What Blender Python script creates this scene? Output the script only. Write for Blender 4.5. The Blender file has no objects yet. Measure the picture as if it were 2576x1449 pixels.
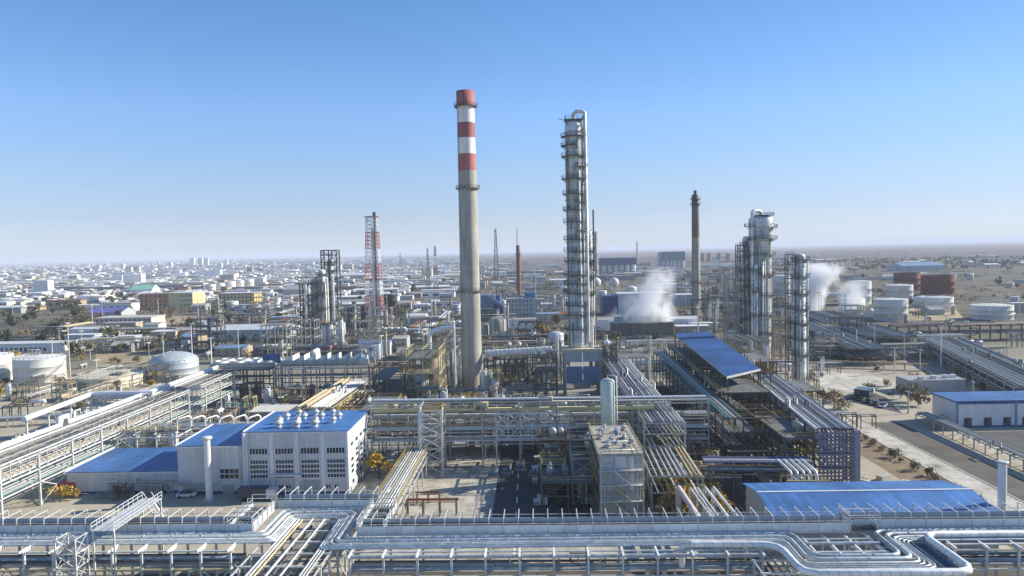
import bpy, math, random
from mathutils import Vector, Matrix
R = math.radians
SC = bpy.context.scene
COL = SC.collection
PI = math.pi

# ---------------------------------------------------------------- camera, sky, sun, exposure
FU, CAM_H = 1839.0, 55.0
YAW, PITCH, ROLL = R(1.46), R(-2.88), R(1.27)
CAM = Vector((0, 0, CAM_H))
_f = Vector((-math.sin(YAW)*math.cos(PITCH), math.cos(YAW)*math.cos(PITCH), math.sin(PITCH)))
_r0 = Vector((math.cos(YAW), math.sin(YAW), 0)); _u0 = _r0.cross(_f)
_r = _r0*math.cos(ROLL) - _u0*math.sin(ROLL); _u = _u0*math.cos(ROLL) + _r0*math.sin(ROLL)
cd = bpy.data.cameras.new('camera'); cam = bpy.data.objects.new('camera', cd); COL.objects.link(cam)
m = Matrix((_r, _u, -_f)).transposed().to_4x4(); m.translation = CAM
cam.matrix_world = m
cd.sensor_width = 36; cd.lens = 36*FU/2576; cd.clip_start = 1; cd.clip_end = 90000
SC.camera = cam
SC.render.resolution_x, SC.render.resolution_y = 1024, 576

SUN_AZ, SUN_EL = R(75), R(28)
w = bpy.data.worlds.new('World'); SC.world = w; w.use_nodes = True
nt = w.node_tree; bg = nt.nodes['Background']
sky = nt.nodes.new('ShaderNodeTexSky'); sky.sky_type = 'NISHITA'; sky.sun_disc = False
sky.sun_elevation = SUN_EL; sky.sun_rotation = SUN_AZ
sky.altitude = 50; sky.air_density = 1.0; sky.dust_density = 0.05; sky.ozone_density = 3.5
tint = nt.nodes.new('ShaderNodeMix'); tint.data_type = 'RGBA'; tint.blend_type = 'MULTIPLY'; tint.inputs[0].default_value = 1
tcw = nt.nodes.new('ShaderNodeTexCoord'); spw = nt.nodes.new('ShaderNodeSeparateXYZ'); rmp = nt.nodes.new('ShaderNodeValToRGB')   # clear autumn air: deeper blue overhead, greyer towards the horizon
nt.links.new(tcw.outputs['Generated'], spw.inputs[0]); nt.links.new(spw.outputs[2], rmp.inputs[0]); nt.links.new(rmp.outputs[0], tint.inputs[7])
for i_, (p_, c_) in enumerate(((0, (.66,.755,1.16)), (.05, (.75,.75,1.0)), (.10, (.87,.87,1.02)), (.18, (.94,1.03,1.24)), (.34, (.70,1.0,1.22)))):
    e_ = rmp.color_ramp.elements[i_] if i_ < 2 else rmp.color_ramp.elements.new(p_)
    e_.position = p_; e_.color = (c_[0]*.8, c_[1]*.8, c_[2]*.8, 1)
dtw = nt.nodes.new('ShaderNodeVectorMath'); dtw.operation = 'DOT_PRODUCT'; dtw.inputs[1].default_value = (math.sin(SUN_AZ), math.cos(SUN_AZ), 0); nt.links.new(tcw.outputs['Generated'], dtw.inputs[0])
mrw = nt.nodes.new('ShaderNodeMapRange'); mrw.inputs[1].default_value = .25; mrw.inputs[2].default_value = .95; mrw.inputs[3].default_value = 1.0; mrw.inputs[4].default_value = .78; nt.links.new(dtw.outputs['Value'], mrw.inputs[0])
scw = nt.nodes.new('ShaderNodeVectorMath'); scw.operation = 'SCALE'; nt.links.new(tint.outputs[2], scw.inputs[0]); nt.links.new(mrw.outputs[0], scw.inputs['Scale'])
nt.links.new(sky.outputs[0], tint.inputs[6]); nt.links.new(scw.outputs[0], bg.inputs[0]); bg.inputs[1].default_value = 0.12
sl = bpy.data.lights.new('sun', 'SUN'); so = bpy.data.objects.new('sun', sl); COL.objects.link(so)
sl.energy = 5.0; sl.angle = R(0.5); sl.color = (1, 0.93, 0.81)
sd = Vector((math.sin(SUN_AZ)*math.cos(SUN_EL), math.cos(SUN_AZ)*math.cos(SUN_EL), math.sin(SUN_EL)))
so.rotation_euler = sd.to_track_quat('Z', 'Y').to_euler(); so.location = (0, 0, 300)
SC.view_settings.view_transform = 'Standard'; SC.view_settings.look = 'None'
SC.view_settings.exposure = 0.62; SC.view_settings.gamma = 1
SC.cycles.use_denoising = True
SC.cycles.max_bounces = 8; SC.cycles.volume_bounces = 6; SC.cycles.transparent_max_bounces = 8
SC.cycles.use_adaptive_sampling = True; SC.cycles.adaptive_threshold = 0.01

def at(u, v, z=0.0):
    d = _f*FU + _r*(u-1288) - _u*(v-724.5)
    return CAM + d*((z-CAM_H)/d.z)
def aty(u, v, y):
    d = _f*FU + _r*(u-1288) - _u*(v-724.5)
    return CAM + d*(y/d.y)
def px(p):
    d = Vector(p)-CAM; k = d.dot(_f)
    return 1288+FU*d.dot(_r)/k, 724.5-FU*d.dot(_u)/k

# ---------------------------------------------------------------- materials
MATS = {}
def mat(name, col, rough=0.6, metal=0.0, var=0.18, scale=0.6, kind='plain', spec=0.4, pitch=3.0, panel=0.0, pv=0.1, seam=0.0, axis=(1, 1, 0)):
    if name in MATS: return MATS[name]
    mt = bpy.data.materials.new(name); mt.use_nodes = True; t = mt.node_tree; n = t.nodes; b = n['Principled BSDF']
    b.inputs['Roughness'].default_value = rough; b.inputs['Metallic'].default_value = metal
    b.inputs['Specular IOR Level'].default_value = spec
    tc = n.new('ShaderNodeTexCoord'); mp = n.new('ShaderNodeMapping'); t.links.new(tc.outputs['Object'], mp.inputs[0])
    mp.inputs['Scale'].default_value = (1, 1, 0.15) if kind in ('streak', 'corr') else (1, 1, 1)
    ns = n.new('ShaderNodeTexNoise'); ns.inputs['Scale'].default_value = scale; ns.inputs['Detail'].default_value = 5; ns.inputs['Roughness'].default_value = 0.65
    t.links.new(mp.outputs[0], ns.inputs['Vector'])
    rp = n.new('ShaderNodeValToRGB'); rp.color_ramp.elements[0].position = 0.3; rp.color_ramp.elements[1].position = 0.7
    lo = [max(0, c*(1-var)*k) for c, k in zip(col, (1.02, 0.98, 0.93))]; hi = [min(1, c*(1+var)) for c in col]
    rp.color_ramp.elements[0].color = (*lo, 1); rp.color_ramp.elements[1].color = (*hi, 1)
    t.links.new(ns.outputs[0], rp.inputs[0])
    oi = n.new('ShaderNodeObjectInfo'); hs = n.new('ShaderNodeHueSaturation'); mr = n.new('ShaderNodeMapRange')
    mr.inputs['To Min'].default_value = 0.86; mr.inputs['To Max'].default_value = 1.12
    t.links.new(oi.outputs['Random'], mr.inputs[0])
    if kind in ('streak', 'corr'):   # rain and rust runs down the face
        mp2 = n.new('ShaderNodeMapping'); mp2.inputs['Scale'].default_value = (1, 1, .05); t.links.new(tc.outputs['Object'], mp2.inputs[0]); n2 = n.new('ShaderNodeTexNoise'); n2.inputs['Scale'].default_value = 1.1; n2.inputs['Detail'].default_value = 6; n2.inputs['Roughness'].default_value = .7; t.links.new(mp2.outputs[0], n2.inputs['Vector'])
        r2 = n.new('ShaderNodeValToRGB'); r2.color_ramp.elements[0].position = .52; r2.color_ramp.elements[0].color = (1,1,1,1); r2.color_ramp.elements[1].position = .72; k_ = .62 if kind == 'streak' else .82; r2.color_ramp.elements[1].color = (k_+.04, k_-.02, k_-.09, 1); t.links.new(n2.outputs[0], r2.inputs[0])
        ml = n.new('ShaderNodeMix'); ml.data_type = 'RGBA'; ml.blend_type = 'MULTIPLY'; ml.inputs[0].default_value = 1; t.links.new(rp.outputs[0], ml.inputs[6]); t.links.new(r2.outputs[0], ml.inputs[7]); colo = ml.outputs[2]
    else: colo = rp.outputs[0]
    val = mr.outputs[0]
    if panel:   # sheets and cladding lengths differ a little from one another, with a darker lap between them
        dp = n.new('ShaderNodeVectorMath'); dp.operation = 'DOT_PRODUCT'; dp.inputs[1].default_value = [a/panel for a in axis]; t.links.new(tc.outputs['Object'], dp.inputs[0])
        fl = n.new('ShaderNodeMath'); fl.operation = 'FLOOR'; t.links.new(dp.outputs['Value'], fl.inputs[0]); wn = n.new('ShaderNodeTexWhiteNoise'); wn.noise_dimensions = '1D'; t.links.new(fl.outputs[0], wn.inputs['W'])
        m2 = n.new('ShaderNodeMapRange'); m2.inputs['To Min'].default_value = 1-pv; m2.inputs['To Max'].default_value = 1+pv; t.links.new(wn.outputs['Value'], m2.inputs[0])
        x2 = n.new('ShaderNodeMath'); x2.operation = 'MULTIPLY'; t.links.new(val, x2.inputs[0]); t.links.new(m2.outputs[0], x2.inputs[1]); val = x2.outputs[0]
        if seam:
            fr = n.new('ShaderNodeMath'); fr.operation = 'FRACT'; t.links.new(dp.outputs['Value'], fr.inputs[0]); gt = n.new('ShaderNodeMath'); gt.operation = 'LESS_THAN'; gt.inputs[1].default_value = .09; t.links.new(fr.outputs[0], gt.inputs[0])
            m3 = n.new('ShaderNodeMapRange'); m3.inputs['To Min'].default_value = 1; m3.inputs['To Max'].default_value = 1-seam; t.links.new(gt.outputs[0], m3.inputs[0])
            x3 = n.new('ShaderNodeMath'); x3.operation = 'MULTIPLY'; t.links.new(val, x3.inputs[0]); t.links.new(m3.outputs[0], x3.inputs[1]); val = x3.outputs[0]
    t.links.new(val, hs.inputs['Value']); t.links.new(colo, hs.inputs['Color'])
    t.links.new(hs.outputs[0], b.inputs['Base Color'])
    if kind == 'corr':
        wv = n.new('ShaderNodeTexWave'); wv.bands_direction = 'DIAGONAL' if False else 'X'; wv.inputs['Scale'].default_value = pitch
        av = n.new('ShaderNodeVectorMath'); av.operation = 'MULTIPLY'; av.inputs[1].default_value = (1, 1, 0)
        sm = n.new('ShaderNodeVectorMath'); sm.operation = 'DOT_PRODUCT'; sm.inputs[1].default_value = (1, 1, 0)
        cb = n.new('ShaderNodeCombineXYZ'); t.links.new(tc.outputs['Object'], sm.inputs[0]); t.links.new(sm.outputs['Value'], cb.inputs[0]); t.links.new(cb.outputs[0], wv.inputs['Vector'])
        bp = n.new('ShaderNodeBump'); bp.inputs['Strength'].default_value = 0.5; bp.inputs['Distance'].default_value = 0.06
        t.links.new(wv.outputs['Fac'], bp.inputs['Height']); t.links.new(bp.outputs[0], b.inputs['Normal'])
    MATS[name] = mt
    return mt
G = dict(
 galv=mat('galvanised_steel', (0.40, 0.405, 0.38), 0.5, 0.2), galvl=mat('pale_galvanised_steel', (0.58, 0.59, 0.575), 0.45, 0.15),
 dark=mat('dark_steel', (0.095, 0.098, 0.092), 0.6), brown=mat('brown_steel', (0.17, 0.125, 0.085), 0.7), white=mat('white_painted_steel', (0.74, 0.75, 0.75), 0.45, var=0.08),
 teal=mat('teal_painted_steel', (0.10, 0.26, 0.24), 0.5), yellow=mat('yellow_painted_steel', (0.55, 0.38, 0.06), 0.5), yelpipe=mat('buff_pipe', (0.55, 0.47, 0.26), 0.5),
 alu=mat('aluminium_cladding', (0.50, 0.55, 0.57), 0.45, 0.25, var=0.16, panel=1.4, pv=.1, seam=.35), col=mat('column_cladding', (0.62, 0.665, 0.655), 0.5, 0.1, var=0.2, scale=.5, kind='streak', panel=2.2, pv=.12, seam=.3, axis=(0, 0, 1)), alul=mat('pale_cladding', (0.70, 0.72, 0.71), 0.45, 0.1, var=0.13, panel=1.4, pv=.1, seam=.35), blueg=mat('blue_grey_cladding', (0.42, 0.50, 0.55), 0.45, 0.2, var=0.16, panel=1.4, pv=.1, seam=.35),
 purple=mat('violet_pipe_paint', (0.15, 0.155, 0.225), 0.45), rust=mat('rusty_steel', (0.24, 0.09, 0.05), 0.8, var=0.3), tan=mat('tan_insulation', (0.42, 0.34, 0.23), 0.8, var=0.25),
 greyp=mat('grey_pipe_paint', (0.29, 0.285, 0.26), 0.5), wall=mat('pale_wall_panel', (0.60, 0.62, 0.64), 0.5, 0.0, 0.13, 0.3, 'corr', pitch=.4, panel=1.0, pv=.04, seam=.08), wallw=mat('white_wall_panel', (0.76, 0.77, 0.78), 0.5, 0.0, 0.05, 0.25, 'corr'),
 wallg=mat('grey_wall_panel', (0.40, 0.43, 0.45), 0.55, 0.0, 0.1, 0.3, 'corr'), wallteal=mat('pale_teal_wall', (0.48, 0.56, 0.57), 0.55, 0, 0.08, 0.3, 'corr'), blueroof=mat('blue_sheet_roof', (0.055, 0.15, 0.36), 0.5, 0.0, 0.3, 0.09, 'corr', pitch=.32, panel=1.1, pv=.13, seam=.3, axis=(1, 0, 0)),
 darkblue=mat('dark_blue_sheet', (0.03, 0.07, 0.22), 0.5, 0, 0.12, 0.2, 'corr'), bluewall=mat('blue_wall_panel', (0.17, 0.27, 0.40), 0.5, 0, 0.12, 0.2, 'corr'), green=mat('green_sheet', (0.03, 0.22, 0.22), 0.5, 0, 0.1, 0.2, 'corr'),
 conc=mat('concrete', (0.40, 0.38, 0.33), 0.85, 0, 0.18, 0.35, 'streak'), concl=mat('pale_concrete', (0.52, 0.50, 0.44), 0.85, 0, 0.15, 0.3), chim=mat('chimney_concrete', (0.36, 0.345, 0.305), 0.85, 0, 0.26, 0.35, 'streak', panel=2.5, pv=.05, seam=.08, axis=(0, 0, 1)),
 red=mat('faded_red_paint', (0.36, 0.12, 0.115), 0.7, 0, 0.28, 0.5, 'streak'), whitep=mat('white_chimney_paint', (0.70, 0.69, 0.66), 0.7, 0, 0.16, 0.5, 'streak'), glass=mat('dark_window_glass', (0.025, 0.033, 0.048), 0.12, 0, 0.3, 1, spec=0.5, panel=.72, pv=.6),
 tankw=mat('white_tank_paint', (0.66, 0.66, 0.62), 0.5, 0, 0.1, 0.3, 'streak'), tankb=mat('blue_grey_tank_paint', (0.42, 0.47, 0.51), 0.5, 0.1, 0.15, 0.3, 'streak'), tankd=mat('black_tank_paint', (0.022, 0.02, 0.03), 0.5, 0, 0.3, 0.3, 'streak'),
 tankr=mat('rusty_red_tank_paint', (0.20, 0.065, 0.042), 0.75, 0, 0.25, 0.3, 'streak'), tanky=mat('cream_tank_paint', (0.72, 0.64, 0.48), 0.6, 0, 0.12, 0.3, 'streak'), roofg=mat('grey_roof_felt', (0.28, 0.28, 0.28), 0.8, 0, 0.2, 0.3),
 roofw=mat('pale_roof_sheet', (0.62, 0.64, 0.66), 0.5, 0, 0.1, 0.3), wood=mat('weathered_timber', (0.20, 0.20, 0.17), 0.85, 0, 0.25, 0.5, 'corr', pitch=1.0), orange=mat('orange_render', (0.55, 0.26, 0.10), 0.8, 0, 0.12, 0.2), cream=mat('cream_render', (0.66, 0.53, 0.26), 0.8, 0, 0.1, 0.2),
 brick=mat('pale_render', (0.50, 0.47, 0.40), 0.85, 0, 0.15, 0.2), purproof=mat('violet_blue_roof', (0.16, 0.15, 0.42), 0.5, 0, 0.15, 0.2), mint=mat('mint_roof', (0.25, 0.55, 0.42), 0.5, 0, 0.1, 0.2), grate=mat('floor_grating', (0.15, 0.16, 0.165), 0.7, 0.1, 0.35, 1.2),
 leafd=mat('dark_green_leaves', (0.075, 0.08, 0.042), 0.9, 0, 0.4, 0.8), leafo=mat('olive_leaves', (0.15, 0.135, 0.07), 0.9, 0, 0.4, 0.8), leafb=mat('dry_brown_twigs', (0.23, 0.18, 0.11), 0.9, 0, 0.4, 0.8), leafy=mat('yellow_autumn_leaves', (0.42, 0.29, 0.05), 0.85, 0, 0.35, 0.8), bark=mat('bark', (0.10, 0.075, 0.055), 0.9),
 tyre=mat('tyre_rubber', (0.02, 0.02, 0.02), 0.8), carw=mat('white_car_paint', (0.7, 0.7, 0.7), 0.25, 0.0, 0.03), card=mat('dark_car_paint', (0.05, 0.06, 0.09), 0.25, 0, 0.05), cargreen=mat('green_grey_car_paint', (0.10, 0.13, 0.12), 0.35, 0, 0.05), carred=mat('red_container_paint', (0.45, 0.06, 0.08), 0.5), letter=mat('dark_lettering', (0.02, 0.03, 0.05), 0.6))

# ---------------------------------------------------------------- mesh builder
class MB:
    def __init__(s): s.v = []; s.f = []; s.s = []
    def quad(s, *p, sm=False):
        k = len(s.v); s.v += [tuple(q) for q in p]; s.f.append(tuple(range(k, k+len(p)))); s.s.append(sm); return s
    def box(s, x0, x1, y0, y1, z0, z1):
        k = len(s.v)
        s.v += [(x0,y0,z0),(x1,y0,z0),(x1,y1,z0),(x0,y1,z0),(x0,y0,z1),(x1,y0,z1),(x1,y1,z1),(x0,y1,z1)]
        s.f += [(k,k+3,k+2,k+1),(k+4,k+5,k+6,k+7),(k,k+1,k+5,k+4),(k+1,k+2,k+6,k+5),(k+2,k+3,k+7,k+6),(k+3,k,k+4,k+7)]; s.s += [False]*6; return s
    def bar(s, p, q, a=0.1, b=None):
        p, q = Vector(p), Vector(q); d = q-p
        if d.length < 1e-6: return s
        d.normalize(); x = d.cross(Vector((0,0,1))) if abs(d.z) < 0.95 else d.cross(Vector((1,0,0))); x.normalize(); y = d.cross(x)
        b = b or a; x *= a/2; y *= b/2; k = len(s.v)
        for c in (p, q):
            for sx, sy in ((-1,-1),(1,-1),(1,1),(-1,1)): s.v.append(tuple(c+x*sx+y*sy))
        s.f += [(k,k+1,k+5,k+4),(k+1,k+2,k+6,k+5),(k+2,k+3,k+7,k+6),(k+3,k,k+4,k+7),(k+3,k+2,k+1,k),(k+4,k+5,k+6,k+7)]; s.s += [False]*6; return s
    def tube(s, pts, r, n=8, caps=True, r2=None):
        pts = [Vector(p) for p in pts]; m_ = len(pts); k = len(s.v); ref = None
        for i, p in enumerate(pts):
            d = ((pts[i]-pts[i-1]).normalized() if i else Vector()) + ((pts[i+1]-pts[i]).normalized() if i < m_-1 else Vector())
            if d.length < 1e-6: d = Vector((0,0,1))
            d.normalize()
            if ref is None: x = d.cross(Vector((0,0,1))) if abs(d.z) < 0.9 else d.cross(Vector((1,0,0)))
            else: x = ref - d*ref.dot(d)
            x.normalize(); ref = x; y = d.cross(x); rr = r if r2 is None else r+(r2-r)*i/(m_-1)
            for j in range(n):
                a = 2*PI*j/n; s.v.append(tuple(p+x*(rr*math.cos(a))+y*(rr*math.sin(a))))
        for i in range(m_-1):
            for j in range(n):
                s.f.append((k+i*n+j, k+i*n+(j+1)%n, k+(i+1)*n+(j+1)%n, k+(i+1)*n+j)); s.s.append(True)
        if caps:
            for i, o in ((0, 1), (m_-1, 0)):
                q = len(s.v); s.v += [s.v[k+i*n+j] for j in range(n)]
                s.f.append(tuple(range(q, q+n)) if not o else tuple(range(q+n-1, q-1, -1))); s.s.append(False)
        return s
    def cyl(s, p, q, r, n=10, r2=None, caps=True): return s.tube([p, q], r, n, caps, r2)
    def lathe(s, prof, n=20, c=(0,0,0), a0=0, a1=2*PI):
        k = len(s.v); full = abs(a1-a0-2*PI) < 1e-6; cols = n if full else n+1
        for r, z in prof:
            for j in range(cols):
                a = a0+(a1-a0)*j/n; s.v.append((c[0]+r*math.cos(a), c[1]+r*math.sin(a), c[2]+z))
        for i in range(len(prof)-1):
            for j in range(n):
                j2 = (j+1) % cols
                s.f.append((k+i*cols+j, k+i*cols+j2, k+(i+1)*cols+j2, k+(i+1)*cols+j)); s.s.append(True)
        return s
    def ringdeck(s, r0, r1, z, t=0.15, n=20, a0=0, a1=2*PI, c=(0,0)):
        k = len(s.v); 
        for j in range(n+1):
            a = a0+(a1-a0)*j/n; ca, sa = math.cos(a), math.sin(a)
            s.v += [(c[0]+r0*ca, c[1]+r0*sa, z), (c[0]+r1*ca, c[1]+r1*sa, z), (c[0]+r1*ca, c[1]+r1*sa, z-t), (c[0]+r0*ca, c[1]+r0*sa, z-t)]
        for j in range(n):
            b = k+j*4
            for e in range(4): s.f.append((b+e, b+(e+1)%4, b+4+(e+1)%4, b+4+e)); s.s.append(False)
        return s
    def rail(s, pts, h=1.1, st=2.0, t=0.06):
        pts = [Vector(p) for p in pts]
        for a, b in zip(pts, pts[1:]):
            L = (b-a).length; n = max(1, round(L/st))
            for z in (h, h*0.5): s.bar(a+Vector((0,0,z)), b+Vector((0,0,z)), t)
            for i in range(n+1):
                p = a.lerp(b, i/n); s.bar(p, p+Vector((0,0,h)), t)
        return s
    def ringrail(s, r, z, n=16, a0=0, a1=2*PI, h=1.1, t=0.07, c=(0,0)):
        return s.rail([(c[0]+r*math.cos(a0+(a1-a0)*j/n), c[1]+r*math.sin(a0+(a1-a0)*j/n), z) for j in range(n+1)], h, 2.5, t)
    def ladder(s, p, q, nx=(1,0,0), w=0.5, t=0.07):
        p, q, nx = Vector(p), Vector(q), Vector(nx)*w/2; L = (q-p).length; n = max(2, int(L/0.8))
        s.bar(p-nx, q-nx, t); s.bar(p+nx, q+nx, t)
        for i in range(n): c = p.lerp(q, (i+0.5)/n); s.bar(c-nx, c+nx, t*0.8)
        return s
    def mesh(s, name, m_):
        me = bpy.data.meshes.new(name); me.from_pydata(s.v, [], s.f)
        me.polygons.foreach_set('use_smooth', s.s)
        for q in (m_ if isinstance(m_, (list, tuple)) else [m_]): me.materials.append(q if not isinstance(q, str) else G[q])
        me.update(); return me
    def build(s, name, m_, parent=None, loc=None, rz=None):
        return inst(name, s.mesh(name, m_), parent, loc, rz)
def inst(name, me, parent=None, loc=None, rz=None):
    o = bpy.data.objects.new(name, me); COL.objects.link(o)
    if parent: o.parent = parent
    if loc is not None: o.location = loc
    if rz is not None: o.rotation_euler = (0, 0, rz)
    return o

# ---------------------------------------------------------------- things and labels
TODO = []
def tag(o, label, cat, group=None):
    o['category'] = cat
    if group: o['group'] = group
    if isinstance(label, tuple): TODO.append((o, label))
    else: o['label'] = label
    return o
def thing(name, label, cat, loc=(0,0,0), rz=0.0, group=None):
    o = bpy.data.objects.new(name, None); COL.objects.link(o); o.empty_display_size = 0.5
    o.location = loc; o.rotation_euler = (0, 0, rz)
    return tag(o, label, cat, group)
def setting(o, kind='structure'):
    o['kind'] = kind; return o
def copy_thing(root, loc, rz=0.0, label=None, group=None, scale=None):
    r = root.copy(); COL.objects.link(r); r.location = loc; r.rotation_euler = (0, 0, rz)
    if scale: r.scale = scale
    for ch in root.children:
        c = ch.copy(); COL.objects.link(c); c.parent = r
        for g_ in ch.children:
            d = g_.copy(); COL.objects.link(d); d.parent = c
    if label: tag(r, label, r['category'], group)
    return r
LM = [(1185, 900, 'the striped chimney'), (1457, 800, 'the tallest distillation column'), (1752, 760, 'the brown topped chimney'), (1915, 800, 'the wide silver column'), (2008, 850, 'the slim right column'),
      (820, 780, 'the left process tower'), (930, 760, 'the lattice flare stack'), (760, 1150, 'the tall blue roofed building'), (320, 1180, 'the low blue roofed annex'), (2440, 1040, 'the white hall with doors'), (2150, 1260, 'the large blue roof'),
      (1560, 1180, 'the concrete topped tower'), (1800, 900, 'the long blue canopy'), (1620, 830, 'the steaming cooling tower'), (420, 750, 'the orange school block'), (595, 755, 'the cream block'), (100, 935, 'the round white tank'), (440, 920, 'the domed tank'),
      (625, 835, 'the pale teal shed'), (80, 870, 'the long white depot'), (310, 805, 'the pale flat roofed office'), (2240, 780, 'the white tank farm'), (2320, 710, 'the rusty tanks'), (1310, 700, 'the brown brick stack'), (815, 960, 'the sawtooth air coolers'), (1240, 770, 'the bright blue plant'), (1700, 655, 'the green grain store'), (1550, 668, 'the blue silo hall'), (1100, 690, 'the thin lattice masts'), (60, 1180, 'the left white pipe'), (2420, 900, 'the far right pipe racks')]
def place(p):
    u, v = px(p); best = min(LM, key=lambda l: (l[0]-u)**2 + (2.2*(l[1]-v))**2)
    du, dv = u-best[0], v-best[1]
    if abs(du) > 1.6*abs(dv): rel = 'right of' if du > 0 else 'left of'
    else: rel = 'behind' if dv < 0 else 'before'
    return rel + ' ' + best[2]
ORD = ['first', 'second', 'third', 'fourth', 'fifth', 'sixth', 'seventh', 'eighth', 'ninth', 'tenth', 'eleventh', 'twelfth']
def finish_labels():
    by = {}
    for o, l in TODO: by.setdefault(l, []).append(o)
    for (base, pl), os_ in by.items():
        full = (base+' '+pl).strip()
        if len(os_) == 1: os_[0]['label'] = full
        elif len(os_) <= 12:
            os_.sort(key=lambda o: px(o.matrix_world.translation if o.parent else o.location)[0])
            for i, o in enumerate(os_): o['label'] = '%s from left: %s' % (ORD[i], full)
        else:
            for o in os_:
                o['label'] = full
                o['group'] = full
rnd = random.Random(7)

# ---------------------------------------------------------------- builders
def pipe_rack(A, B, wd, zs, step, pipes, label, fm='galv', brace=3, rail=None, group=None, leg=0.3, z0=0.0, stubs=0.0, rungs=0, arms=None, cat='pipe rack', name='pipe_rack'):
    A, B = Vector((A[0], A[1])), Vector((B[0], B[1])); d = B-A; L = d.length; rz = math.atan2(d.y, d.x)
    t = thing(name, label, cat, (A.x, A.y, z0), rz, group)
    n = max(1, round(L/step)); top = max(zs)+stubs
    b = MB()
    for y in (-wd/2, wd/2): b.bar((0,y,0), (0,y,top), leg, leg)
    for z in zs: b.bar((0,-wd/2-0.35,z), (0,wd/2+0.35,z), leg*0.9, leg*0.9)
    me = b.mesh('bent', fm)
    for i in range(n+1): inst('bent', me, t, (L*i/n, 0, 0))
    for z in zs:
        for y in (-wd/2, wd/2): MB().bar((0,y,z-leg*0.4), (L,y,z-leg*0.4), leg*0.6, leg*0.8).build('girder', fm, t)
    if brace:
        for i in range(0, n, brace):
            x0, x1 = L*i/n, L*(i+1)/n; q = MB()
            for y in (-wd/2, wd/2): q.bar((x0,y,0.3), (x1,y,zs[0]), leg*0.5); q.bar((x1,y,0.3), (x0,y,zs[0]), leg*0.5)
            q.build('brace', fm, t)
    if rungs:
        me = MB().bar((0,-wd/2,zs[-1]), (0,wd/2,zs[-1]), 0.12).mesh('cross_beam', fm)
        for i in range(int(L/rungs)): inst('cross_beam', me, t, ((i+0.5)*rungs, 0, 0))
    if arms:
        me = MB().bar((0,-wd/2-arms[0],zs[-1]+.3), (0,wd/2+arms[1],zs[-1]+.3), .26, .3).mesh('outrigger_arm', 'white')
        for i in range(n+1): inst('outrigger_arm', me, t, (L*i/n, 0, 0))
    for p in pipes:
        y, z, r, m_ = p[:4]; x0, x1 = (p[4], p[5]) if len(p) > 4 else (-0.5, L+0.5)
        pts = [(x0,y,z), (x1,y,z)]
        if r > 0.14 and x1-x0 > 40 and rnd.random() < 0.35:
            q = x0+(x1-x0)*rnd.uniform(.3,.7); h = rnd.uniform(1, 2); pts = [(x0,y,z), (q-1.5,y,z), (q-1.5,y,z+h), (q+1.5,y,z+h), (q+1.5,y,z), (x1,y,z)]
        MB().tube(pts, r, 8).build('pipe', m_, t)
    if rail:
        q = MB()
        for y in rail: q.rail([(0,y,zs[-1]+0.1), (L,y,zs[-1]+0.1)], 1.1, 2.5, 0.07)
        q.build('handrail', 'yellow' if len(rail) > 1 else fm, t)
    return t
PM = ['alu', 'alul', 'blueg', 'greyp', 'galv', 'alu', 'yelpipe', 'dark', 'purple', 'rust', 'tan', 'alul']
def rpipes(wd, z, n, rmin=0.1, rmax=0.32, mats=PM):
    out = []; y = -wd/2+0.4
    for i in range(n):
        r = rnd.uniform(rmin, rmax); y = -wd/2+0.4+(wd-0.8)*(i+0.5)/n
        out.append((y, z+r+0.12, r, rnd.choice(mats)))
    return out

def steel_frame(x0, x1, y0, y1, levels, label, fm='galv', deck='grate', bay=5.0, fill=0.7, loc=(0,0), name='steel_structure', cat='steel structure', rz=0.0, rails='galv', group=None, leg=0.3, braces=0.4, decks=True):
    cx, cy = (x0+x1)/2, (y0+y1)/2
    t = thing(name, label, cat, (cx, cy, 0), rz, group); a, b = (x1-x0)/2, (y1-y0)/2
    nx, ny = max(1, round(2*a/bay)), max(1, round(2*b/bay)); xs = [-a+2*a*i/nx for i in range(nx+1)]; ys = [-b+2*b*i/ny for i in range(ny+1)]
    col = MB().bar((0,0,0), (0,0,levels[-1]), leg).mesh('post', fm)
    for x in xs:
        for y in ys:
            if x in (xs[0], xs[-1]) or y in (ys[0], ys[-1]): inst('post', col, t, (x, y, 0))
    for k, z in enumerate(levels):
        q = MB()
        for x in xs: q.bar((x,-b,z), (x,b,z), leg*0.7, leg)
        for y in ys: q.bar((-a,y,z), (a,y,z), leg*0.7, leg)
        q.build('floor_beams', fm, t)
        if decks and rnd.random() < (fill*.6 if k == len(levels)-1 and fill < 1 else fill):
            x_a = -a if rnd.random() < .7 else -a*rnd.uniform(0, .6); x_b = a if rnd.random() < .7 else a*rnd.uniform(0, .6)
            MB().box(x_a+.05, x_b-.05, -b+.05, b-.05, z+leg*.5+.01, z+leg*.5+.09).build('floor_deck', deck, t)
            MB().rail([(-a,-b,z+leg*.5), (a,-b,z+leg*.5), (a,b,z+leg*.5), (-a,b,z+leg*.5), (-a,-b,z+leg*.5)], 1.1, 2.5, 0.08).build('handrail', rails, t)
    zz = [0]+list(levels)
    q = MB(); any_ = False
    for i in range(len(zz)-1):
        for j in range(nx):
            if rnd.random() < braces: q.bar((xs[j],-b,zz[i]), (xs[j+1],-b,zz[i+1]), leg*.45); any_ = True
            if rnd.random() < braces*.6: q.bar((xs[j+1],-b,zz[i]), (xs[j],-b,zz[i+1]), leg*.45); any_ = True
        for j in range(ny):
            if rnd.random() < braces: q.bar((a,ys[j],zz[i]), (a,ys[j+1],zz[i+1]), leg*.45); any_ = True
            if rnd.random() < braces: q.bar((-a,ys[j],zz[i]), (-a,ys[j+1],zz[i+1]), leg*.45); any_ = True
    if any_: q.build('bracing', fm, t)
    return t

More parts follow.
